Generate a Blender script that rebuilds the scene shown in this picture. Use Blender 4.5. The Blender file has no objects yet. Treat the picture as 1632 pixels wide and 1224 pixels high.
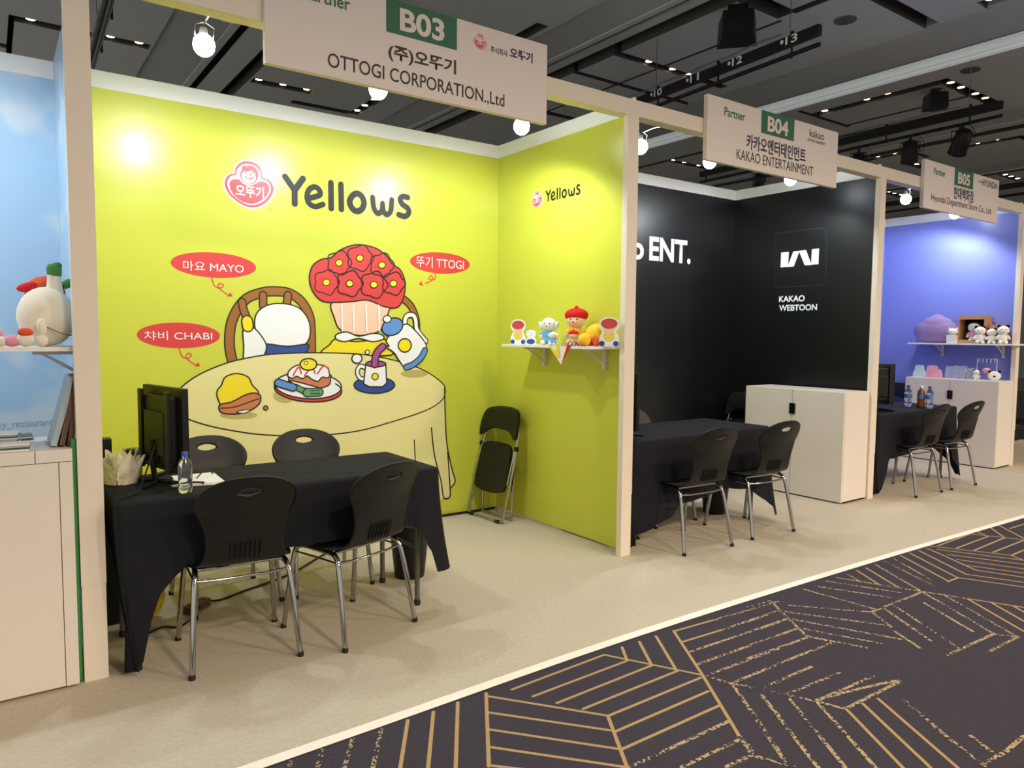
import bpy, bmesh, math, random
from mathutils import Vector, Matrix
from mathutils.geometry import tessellate_polygon
R = math.radians
SC = bpy.context.scene
COL = SC.collection
random.seed(7)

# ------------------------------------------------------------------ camera
CAM_H = 1.4337
cd = bpy.data.cameras.new('camera'); cam = bpy.data.objects.new('camera', cd); COL.objects.link(cam)
cd.sensor_fit = 'HORIZONTAL'; cd.sensor_width = 36.0; cd.lens = 1165.72 / 1632 * 36.0
cd.clip_start = 0.05; cd.clip_end = 200
YAW, PITCH, ROLL = 0.62115, -0.06876, 0.0084
fw = Vector((math.sin(YAW)*math.cos(PITCH), math.cos(YAW)*math.cos(PITCH), math.sin(PITCH)))
r0 = Vector((math.cos(YAW), -math.sin(YAW), 0)); u0 = r0.cross(fw)
rr = math.cos(ROLL)*r0 + math.sin(ROLL)*u0; uu = -math.sin(ROLL)*r0 + math.cos(ROLL)*u0
m = Matrix((rr, uu, -fw)).transposed().to_4x4(); m.translation = (0, 0, CAM_H)
cam.matrix_world = m
SC.camera = cam

# ------------------------------------------------------------------ world, exposure
w = bpy.data.worlds.new('hall_ambient'); SC.world = w; w.use_nodes = True
bg = w.node_tree.nodes['Background']; bg.inputs[0].default_value = (1.0, 0.95, 0.90, 1); bg.inputs[1].default_value = 0.52
SC.view_settings.view_transform = 'Standard'; SC.view_settings.look = 'None'
SC.view_settings.exposure = 0.45; SC.view_settings.gamma = 1.0; SC.view_settings.use_curve_mapping = False

# ------------------------------------------------------------------ lights of the hall (warm ceiling floods over the aisle)
WARM = (1.0, 0.81, 0.60)
HALL_W = 450
HALL = [(x, y) for y in (-2.4, -6.5) for x in (1.6, 5.0, 8.4, 11.8)]
for hx, hy in HALL:
    ld = bpy.data.lights.new('hall_flood', 'SPOT'); ld.energy = HALL_W; ld.color = WARM
    ld.spot_size = R(162); ld.spot_blend = 0.4; ld.shadow_soft_size = 0.25
    lo = bpy.data.objects.new('hall_flood', ld); COL.objects.link(lo); lo.location = (hx, hy, 4.93)

# ------------------------------------------------------------------ materials
def lin(c): return c/12.92 if c <= 0.04045 else ((c+0.055)/1.055)**2.4
def hexc(h): h = h.lstrip('#'); return tuple(lin(int(h[i:i+2], 16)/255) for i in (0, 2, 4)) + (1,)
MATS = {}
def mat(name, col, rough=0.5, metal=0.0, spec=0.5, var=0.0, vscale=30, bump=0.0, bscale=200, trans=0.0, emit=0.0, ecol=None, coat=0.0):
    if name in MATS: return MATS[name]
    mt = bpy.data.materials.new(name); mt.use_nodes = True; nt = mt.node_tree
    b = nt.nodes['Principled BSDF']; c = hexc(col)
    b.inputs['Base Color'].default_value = c; b.inputs['Roughness'].default_value = rough
    b.inputs['Metallic'].default_value = metal; b.inputs['Specular IOR Level'].default_value = spec
    b.inputs['Transmission Weight'].default_value = trans; b.inputs['Coat Weight'].default_value = coat
    if emit:
        b.inputs['Emission Color'].default_value = hexc(ecol or col); b.inputs['Emission Strength'].default_value = emit
        mt.cycles.emission_sampling = 'NONE'
    if var or bump:
        tc = nt.nodes.new('ShaderNodeTexCoord')
    if var:
        n = nt.nodes.new('ShaderNodeTexNoise'); n.inputs['Scale'].default_value = vscale; n.inputs['Detail'].default_value = 4
        nt.links.new(tc.outputs['Object'], n.inputs['Vector'])
        mx = nt.nodes.new('ShaderNodeMix'); mx.data_type = 'RGBA'
        mx.inputs[6].default_value = tuple(v*(1-var) for v in c[:3]) + (1,); mx.inputs[7].default_value = tuple(min(1, v*(1+var)) for v in c[:3]) + (1,)
        nt.links.new(n.outputs['Fac'], mx.inputs[0]); nt.links.new(mx.outputs[2], b.inputs['Base Color'])
    if bump:
        n2 = nt.nodes.new('ShaderNodeTexNoise'); n2.inputs['Scale'].default_value = bscale; n2.inputs['Detail'].default_value = 3
        nt.links.new(tc.outputs['Object'], n2.inputs['Vector'])
        bp = nt.nodes.new('ShaderNodeBump'); bp.inputs['Strength'].default_value = bump; bp.inputs['Distance'].default_value = 0.01
        nt.links.new(n2.outputs['Fac'], bp.inputs['Height']); nt.links.new(bp.outputs[0], b.inputs['Normal'])
    MATS[name] = mt; return mt

M = lambda n: MATS[n]
mat('yellow_vinyl', '#cbcf47', 0.30, spec=0.5, bump=0.05, bscale=3.0)
mat('black_vinyl', '#0d0e11', 0.36, spec=0.5, bump=0.05, bscale=3.0)
mat('violet_vinyl', '#848fe0', 0.32, bump=0.05, bscale=3.0)
mat('white_band', '#f8f8f5', 0.5)
mat('frame_white', '#e8dccb', 0.5, var=0.03, vscale=6)
mat('frame_side', '#ecebe4', 0.5)
mat('sign_board', '#e9ddd6', 0.6)
mat('sign_green', '#2f6b52', 0.6)
mat('ink', '#131410', 0.5); mat('ink_sign', '#2b2528', 0.6); mat('navy_ink', '#23264f', 0.6); mat('partner_green', '#3a7157', 0.6)
mat('white', '#eef0f4', 0.4); mat('softgrey', '#2f3338', 0.4); mat('poster_grey', '#8fa6ae', 0.5)
mat('brown', '#9a6326', 0.4); mat('drawblue', '#2a4a97', 0.4); mat('drawred', '#d43c3f', 0.4); mat('logored', '#d9474b', 0.4)
mat('yellow', '#eed91f', 0.4); mat('cream', '#efc6ad', 0.4); mat('cloth', '#e5dd9d', 0.4); mat('shade', '#b9ad68', 0.4)
mat('lightblue', '#5b8fd6', 0.4); mat('purple', '#a44a94', 0.4); mat('bread', '#c87a4e', 0.4); mat('drawgreen', '#5f9d6b', 0.4); mat('orange_ink', '#e69a2e', 0.4)
mat('black_plastic', '#0f0e0d', 0.45, spec=0.35, bump=0.04, bscale=900); mat('black_gloss', '#0b0b0b', 0.25); mat('black_metal', '#111113', 0.45, metal=0.3)
mat('chrome', '#b4b2ae', 0.09, metal=1.0); mat('steel', '#8d8b86', 0.35, metal=1.0); mat('leg_grey', '#6a655d', 0.45, metal=0.4)
mat('rubber', '#171411', 0.7); mat('tape_orange', '#d08a5a', 0.6)
mat('black_cloth', '#1d1d23', 0.85, spec=0.2, var=0.15, vscale=8, bump=0.12, bscale=14)
mat('cabinet', '#e6ddd3', 0.42, var=0.02, vscale=5); mat('shelf_white', '#efece6', 0.45); mat('bracket', '#d9d6d0', 0.5)
mat('paper', '#efebe2', 0.7); mat('tissue', '#efe6cf', 0.8, bump=0.5, bscale=40); mat('yellow_bag', '#d9b51c', 0.5)
mat('wood_brown', '#5a4126', 0.6); mat('kraft', '#b98a62', 0.7); mat('kraft_dark', '#2b211b', 0.8)
mat('clear_plastic', '#f4f8fa', 0.05, trans=0.95); mat('bottle_blue', '#2b4fa8', 0.4); mat('bottle_label', '#5f86c8', 0.5); mat('tea', '#8a5020', 0.2)
mat('plush_cream', '#efe6d2', 0.95, spec=0.1, bump=0.15, bscale=300); mat('plush_white', '#f0ece2', 0.95, spec=0.1, bump=0.15, bscale=300)
mat('plush_green', '#4f8b4b', 0.95, spec=0.1); mat('plush_orange', '#d9603c', 0.95, spec=0.1); mat('plush_pink', '#e79ab0', 0.95, spec=0.1); mat('plush_red', '#cf2f2d', 0.95, spec=0.1)
mat('plush_yellow', '#f0c63c', 0.95, spec=0.1); mat('plush_blue', '#6fb0dd', 0.95, spec=0.1); mat('plush_purple', '#9d84b4', 0.95, spec=0.1, bump=0.15, bscale=200); mat('plush_black', '#1d1a1c', 0.95, spec=0.1); mat('plush_peach', '#f2d0b4', 0.95, spec=0.1)
mat('card_blue', '#33439c', 0.6); mat('card_red', '#c8413f', 0.6); mat('card_yellow', '#ead04a', 0.6); mat('card_teal', '#bfe0e6', 0.5); mat('card_pink', '#f0a8ba', 0.5)
mat('foil', '#cfd2dc', 0.25, metal=0.6, var=0.3, vscale=60, bump=0.4, bscale=60); mat('ceil_dark', '#413f3c', 0.9); mat('ceil_panel', '#c3c8cb', 0.95, var=0.05, vscale=60); mat('ceil_bulk', '#b4babd', 0.85)
mat('ceil_strip', '#fbfdfd', 0.5, emit=0.14, ecol='#eaf6f6'); mat('trough', '#494743', 0.9); mat('disc_grey', '#55534f', 0.8)
mat('lamp_white', '#ffffff', 0.3, emit=30, ecol='#eaf4ff'); mat('lamp_warm', '#ffe2b8', 0.3, emit=14, ecol='#ffdcae'); mat('lamp_off', '#b8c4c8', 0.3)
mat('tape_white', '#fff6e8', 0.6); mat('green_foam', '#3f8a45', 0.8)
mat('book_brown', '#6a4a3a', 0.6); mat('leaflet', '#a9b8bd', 0.35); mat('leaflet_dark', '#4a5a60', 0.4)
mat('gold_yarn', '#b79a6c', 0.95, spec=0.1, var=0.25, vscale=120)

def speckled():
    mt = bpy.data.materials.new('worn_gold_yarn'); mt.use_nodes = True; nt = mt.node_tree; b = nt.nodes['Principled BSDF']; b.inputs['Roughness'].default_value = 0.95; b.inputs['Specular IOR Level'].default_value = 0.1
    tc = nt.nodes.new('ShaderNodeTexCoord'); n = nt.nodes.new('ShaderNodeTexNoise'); n.inputs['Scale'].default_value = 75; n.inputs['Detail'].default_value = 2
    n2 = nt.nodes.new('ShaderNodeTexNoise'); n2.inputs['Scale'].default_value = 5
    ad = nt.nodes.new('ShaderNodeMath'); ad.operation = 'MULTIPLY_ADD'; ad.inputs[1].default_value = 0.45
    rp = nt.nodes.new('ShaderNodeValToRGB'); rp.color_ramp.elements[0].position = 0.70; rp.color_ramp.elements[0].color = hexc('#433e47'); rp.color_ramp.elements[1].position = 0.745; rp.color_ramp.elements[1].color = hexc('#bca680')
    nt.links.new(tc.outputs['Object'], n.inputs[0]); nt.links.new(tc.outputs['Object'], n2.inputs[0])
    nt.links.new(n2.outputs['Fac'], ad.inputs[0]); nt.links.new(n.outputs['Fac'], ad.inputs[2]); nt.links.new(ad.outputs[0], rp.inputs[0]); nt.links.new(rp.outputs[0], b.inputs['Base Color'])
    MATS['worn_gold'] = mt
speckled()
def felt(name, c1, c2, c3, s1, s2):
    mt = bpy.data.materials.new(name); mt.use_nodes = True; nt = mt.node_tree; b = nt.nodes['Principled BSDF']; b.inputs['Roughness'].default_value = 0.95; b.inputs['Specular IOR Level'].default_value = 0.1
    tc = nt.nodes.new('ShaderNodeTexCoord'); n = nt.nodes.new('ShaderNodeTexNoise'); n.inputs['Scale'].default_value = s1; n.inputs['Detail'].default_value = 6; n.inputs['Roughness'].default_value = 0.7
    n2 = nt.nodes.new('ShaderNodeTexNoise'); n2.inputs['Scale'].default_value = s2; n2.inputs['Detail'].default_value = 3
    r1 = nt.nodes.new('ShaderNodeValToRGB'); r1.color_ramp.elements[0].position = 0.3; r1.color_ramp.elements[0].color = hexc(c1); r1.color_ramp.elements[1].position = 0.7; r1.color_ramp.elements[1].color = hexc(c2)
    mx = nt.nodes.new('ShaderNodeMix'); mx.data_type = 'RGBA'; mx.inputs[7].default_value = hexc(c3)
    r2 = nt.nodes.new('ShaderNodeMath'); r2.operation = 'MULTIPLY'; r2.inputs[1].default_value = 0.6
    nt.links.new(tc.outputs['Object'], n.inputs[0]); nt.links.new(tc.outputs['Object'], n2.inputs[0])
    nt.links.new(n.outputs['Fac'], r1.inputs[0]); nt.links.new(n2.outputs['Fac'], r2.inputs[0]); nt.links.new(r2.outputs[0], mx.inputs[0]); nt.links.new(r1.outputs[0], mx.inputs[6]); nt.links.new(mx.outputs[2], b.inputs['Base Color'])
    bp = nt.nodes.new('ShaderNodeBump'); bp.inputs['Strength'].default_value = 0.25; bp.inputs['Distance'].default_value = 0.004; nt.links.new(n.outputs['Fac'], bp.inputs['Height']); nt.links.new(bp.outputs[0], b.inputs['Normal'])
    MATS[name] = mt
felt('felt', '#b9ad9a', '#d2c7b3', '#c7beae', 55, 4)
felt('carpet', '#37343d', '#4f4a53', '#433e47', 160, 3)
def cloudy():
    mt = bpy.data.materials.new('blue_poster'); mt.use_nodes = True; nt = mt.node_tree; b = nt.nodes['Principled BSDF']; b.inputs['Roughness'].default_value = 0.22
    tc = nt.nodes.new('ShaderNodeTexCoord'); n = nt.nodes.new('ShaderNodeTexNoise'); n.inputs['Scale'].default_value = 2.6; n.inputs['Detail'].default_value = 2
    rp = nt.nodes.new('ShaderNodeValToRGB'); rp.color_ramp.elements[0].position = 0.55; rp.color_ramp.elements[0].color = hexc('#b0cfe8'); rp.color_ramp.elements[1].position = 0.66; rp.color_ramp.elements[1].color = hexc('#d3e0e8')
    nt.links.new(tc.outputs['Object'], n.inputs[0]); nt.links.new(n.outputs['Fac'], rp.inputs[0]); nt.links.new(rp.outputs[0], b.inputs['Base Color']); MATS['blue_poster'] = mt
cloudy()

# ------------------------------------------------------------------ mesh helpers
class MB:
    def __init__(s): s.v = []; s.f = []; s.m = []; s.s = []; s.names = []
    def slot(s, m):
        if m not in s.names: s.names.append(m)
        return s.names.index(m)
    def add(s, vs, fs, m, smooth=False):
        o = len(s.v); k = s.slot(m); s.v += [tuple(v) for v in vs]
        for f in fs: s.f.append(tuple(i+o for i in f)); s.m.append(k); s.s.append(smooth)
        return s
    def box(s, x0, x1, y0, y1, z0, z1, m, rot=None, piv=None):
        vs = [Vector(p) for p in ((x0,y0,z0),(x1,y0,z0),(x1,y1,z0),(x0,y1,z0),(x0,y0,z1),(x1,y0,z1),(x1,y1,z1),(x0,y1,z1))]
        if rot is not None: pv = Vector(piv or ((x0+x1)/2,(y0+y1)/2,(z0+z1)/2)); vs = [rot @ (v-pv) + pv for v in vs]
        return s.add(vs, [(0,3,2,1),(4,5,6,7),(0,1,5,4),(1,2,6,5),(2,3,7,6),(3,0,4,7)], m)
    def rbox(s, x0, x1, y0, y1, z0, z1, m, r=0.004, rot=None, piv=None):
        bm = bmesh.new(); bmesh.ops.create_cube(bm, size=1)
        for v in bm.verts: v.co = Vector((x0+(v.co.x+.5)*(x1-x0), y0+(v.co.y+.5)*(y1-y0), z0+(v.co.z+.5)*(z1-z0)))
        bmesh.ops.bevel(bm, geom=bm.edges[:], offset=min(r, .45*min(abs(x1-x0), abs(y1-y0), abs(z1-z0))), segments=2, profile=.7, affect='EDGES')
        if rot is not None:
            pv = Vector(piv or ((x0+x1)/2,(y0+y1)/2,(z0+z1)/2))
            for v in bm.verts: v.co = rot @ (v.co-pv) + pv
        bm.verts.index_update(); s.add([v.co.copy() for v in bm.verts], [tuple(v.index for v in f.verts) for f in bm.faces], m); bm.free(); return s
    def tube(s, pts, r, m, n=10, caps=True):
        pts = [Vector(p) for p in pts]; rings = []; rs = r if isinstance(r, (list, tuple)) else [r]*len(pts)
        t = (pts[1]-pts[0]).normalized(); a = Vector((0,0,1)) if abs(t.z) < .9 else Vector((1,0,0)); nrm = t.cross(a).normalized()
        for i, p in enumerate(pts):
            t = (pts[min(i+1, len(pts)-1)]-pts[max(i-1, 0)]).normalized(); nrm = (nrm - t*nrm.dot(t)).normalized(); b = t.cross(nrm)
            rings.append([p + rs[i]*(math.cos(2*math.pi*k/n)*nrm + math.sin(2*math.pi*k/n)*b) for k in range(n)])
        vs = [v for rg in rings for v in rg]; fs = [(i*n+k, i*n+(k+1)%n, (i+1)*n+(k+1)%n, (i+1)*n+k) for i in range(len(pts)-1) for k in range(n)]
        s.add(vs, fs, m, True)
        if caps: s.add(rings[0], [tuple(range(n))[::-1]], m); s.add(rings[-1], [tuple(range(n))], m)
        return s
    def lathe(s, prof, m, n=24, c=(0,0,0), mtx=None):
        vs = []; c = Vector(c)
        for r_, z in prof:
            for k in range(n):
                v = Vector((r_*math.cos(2*math.pi*k/n), r_*math.sin(2*math.pi*k/n), z)); vs.append(c + (mtx @ v if mtx else v))
        L = len(prof); fs = [(i*n+k, i*n+(k+1)%n, (i+1)*n+(k+1)%n, (i+1)*n+k) for i in range(L-1) for k in range(n)]
        s.add(vs, fs, m, True)
        if prof[0][0] > 1e-5: s.add(vs[:n], [tuple(range(n))[::-1]], m)
        if prof[-1][0] > 1e-5: s.add(vs[-n:], [tuple(range(n))], m)
        return s
    def ell(s, c, rad, m, n=20, rot=None, sq=1.0):
        c = Vector(c); vs = []; h = n//2
        for i in range(h+1):
            th = math.pi*i/h
            for k in range(n):
                ph = 2*math.pi*k/n
                f = lambda q: math.copysign(abs(q)**sq, q)
                v = Vector((rad[0]*f(math.sin(th))*f(math.cos(ph)), rad[1]*f(math.sin(th))*f(math.sin(ph)), rad[2]*f(math.cos(th))))
                vs.append(c + (rot @ v if rot else v))
        return s.add(vs, [(i*n+k, i*n+(k+1)%n, (i+1)*n+(k+1)%n, (i+1)*n+k)[::-1] for i in range(h) for k in range(n)], m, True)
    def prism(s, poly, ax, a0, a1, m):
        """poly in the two other axes (order x,y,z without ax), extruded along ax"""
        def p3(p, a): q = list(p); q.insert(ax, a); return q
        n = len(poly); vs = [p3(p, a0) for p in poly] + [p3(p, a1) for p in poly]
        tri = tessellate_polygon([[Vector((p[0], p[1], 0)) for p in poly]])
        fs = [tuple(t) for t in tri] + [tuple(i+n for i in t)[::-1] for t in tri] + [(i, (i+1) % n, n+(i+1) % n, n+i) for i in range(n)]
        return s.add(vs, fs, m)
    def build(s, name, parent=None, loc=(0,0,0), fix=True):
        me = bpy.data.meshes.new(name); me.from_pydata(s.v, [], s.f)
        for n_ in s.names: me.materials.append(MATS[n_])
        me.polygons.foreach_set('material_index', s.m); me.polygons.foreach_set('use_smooth', s.s); me.update()
        if fix:
            bm = bmesh.new(); bm.from_mesh(me); bmesh.ops.recalc_face_normals(bm, faces=bm.faces[:]); bm.to_mesh(me); bm.free()
        o = bpy.data.objects.new(name, me); COL.objects.link(o); o.location = loc
        if parent: o.parent = parent
        return o

def tag(o, label=None, cat=None, group=None, kind=None):
    if label: o['label'] = label
    if cat: o['category'] = cat
    if group: o['group'] = group
    if kind: o['kind'] = kind
    return o
def thing(name, label, cat, loc=(0,0,0), rz=0, group=None):
    o = bpy.data.objects.new(name, None); COL.objects.link(o); o.empty_display_size = .05; o.location = loc; o.rotation_euler = (0, 0, rz)
    return tag(o, label, cat, group)
def dup(root, loc, rz, label, group=None):
    def cp(o, par):
        c = o.copy(); COL.objects.link(c)
        if par: c.parent = par
        for ch in list(o.children): cp(ch, c)
        return c
    r = cp(root, None); r.location = loc; r.rotation_euler = (0, 0, rz); r['label'] = label
    if group: r['group'] = group
    return r
def struct(mb, name, label=None):
    o = mb.build(name); o['kind'] = 'structure'
    if label: o['label'] = label
    return o
def crom(p, closed, k=4):
    n = len(p); out = []
    for i in range(n if closed else n-1):
        g = (lambda j: p[j % n]) if closed else (lambda j: p[max(0, min(n-1, j))])
        a, b, c, d = g(i-1), g(i), g(i+1), g(i+2)
        for j in range(k):
            t = j/k
            out.append(tuple(.5*(2*b[q]+(c[q]-a[q])*t+(2*a[q]-5*b[q]+4*c[q]-d[q])*t*t+(3*b[q]-a[q]-3*c[q]+d[q])*t**3) for q in range(len(b))))
    if not closed: out.append(tuple(p[-1]))
    return out

# flat printed art: shapes in wall metres, stacked in half-millimetre ink layers
class Art:
    def __init__(s, frame, sc=1.0, off=(0,0), base=0.0004): s.mb = MB(); s.fr = frame; s.L = base; s.sc = sc; s.off = off
    def pt(s, u, v): o, U, V, N = s.fr; return o + U*(s.off[0]+u*s.sc) + V*(s.off[1]+v*s.sc) + N*s.L
    def fill(s, m, P):
        tri = tessellate_polygon([[Vector((p[0], p[1], 0)) for p in P]])
        s.mb.add([s.pt(*p) for p in P], [tuple(t) for t in tri], m)
    def stroke(s, m, P, w, closed=False):
        P = [Vector(p) for p in P]; Q = [P[0]]
        for p in P[1:]:
            if (p-Q[-1]).length > 1e-5: Q.append(p)
        if closed and (Q[0]-Q[-1]).length < 1e-5: Q.pop()
        P = Q; n = len(P); h = w/2; lo = []; hi = []; L0 = s.L
        for i in range(n):
            a = P[i-1] if (i or closed) else None; c = P[(i+1) % n] if (i < n-1 or closed) else None
            d1 = (P[i]-a).normalized() if a is not None else (c-P[i]).normalized(); d2 = (c-P[i]).normalized() if c is not None else d1
            t = d1+d2
            if t.length < 1e-4: t = d1
            t.normalize(); q = Vector((-t.y, t.x)); k = h/max(.45, abs(q.dot(Vector((-d1.y, d1.x)))))
            lo.append(P[i]-q*k); hi.append(P[i]+q*k)
        vs = []
        for i in range(n): s.L = L0 + 4e-6*i; vs += [s.pt(*lo[i]), s.pt(*hi[i])]
        if closed: s.L = L0 + 4e-6*n; vs += [s.pt(*lo[0]), s.pt(*hi[0])]
        fs = [(2*i, 2*i+1, 2*i+3, 2*i+2) for i in range(n if closed else n-1)]
        s.mb.add(vs, fs, m)
        if not closed:
            for e, d, lv in ((P[0], P[0]-P[1], L0), (P[-1], P[-1]-P[-2], L0+4e-6*(n-1))):
                a0 = math.atan2(d.y, d.x)-math.pi/2; s.L = lv
                s.mb.add([s.pt(e.x+h*math.cos(a0+k*math.pi/8), e.y+h*math.sin(a0+k*math.pi/8)) for k in range(9)], [tuple(range(9))], m)
        s.L = L0
    def run(s, prims):
        for pr in prims:
            P = [(x/1000, y/1000) for x, y in pr[2]]
            if pr[0] == 'f':
                if pr[3]: P = crom(P, True)
                s.fill(pr[1], P); s.L += .0002
                if pr[4]: s.stroke('ink', P, pr[4]/1000, True); s.L += .0002
            else:
                w, ow = pr[4]/1000, pr[6]/1000
                if pr[3]: P = crom(P, bool(pr[5]))
                if ow: s.stroke('ink', P, w+2*ow, bool(pr[5])); s.L += .0002
                s.stroke(pr[1], P, w, bool(pr[5])); s.L += .0002
        return s
    def build(s, name, parent): return s.mb.build(name, parent, fix=False)
def frame(o, U, N): return (Vector(o), Vector(U), Vector((0, 0, 1)), Vector(N))
_fc = bpy.data.curves.new('lettering_source', 'FONT'); _fo = bpy.data.objects.new('lettering_source', _fc)
def letters(txt, fr, box, m, name, parent, bold=0.0, lift=0.001, gap=1.0, italic=0.0):
    """lettering fitted into box (u0, v0, u1, v1) of a wall or board"""
    _fc.body = txt; _fc.offset = bold; _fc.space_character = gap; _fc.shear = italic; _fc.resolution_u = 4
    COL.objects.link(_fo); bpy.context.view_layer.update()
    ev = _fo.evaluated_get(bpy.context.evaluated_depsgraph_get()); me = bpy.data.meshes.new_from_object(ev)
    COL.objects.unlink(_fo)
    xs = [v.co.x for v in me.vertices]; ys = [v.co.y for v in me.vertices]
    o, U, V, N = fr; sx = (box[2]-box[0])/(max(xs)-min(xs)); sy = (box[3]-box[1])/(max(ys)-min(ys)); x0, y0 = min(xs), min(ys)
    for v in me.vertices: v.co = o + U*(box[0]+(v.co.x-x0)*sx) + V*(box[1]+(v.co.y-y0)*sy) + N*lift
    me.materials.clear(); me.materials.append(MATS[m]); me.name = name
    for p in me.polygons: p.material_index = 0
    ob = bpy.data.objects.new(name, me); COL.objects.link(ob); ob.parent = parent; return ob

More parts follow.
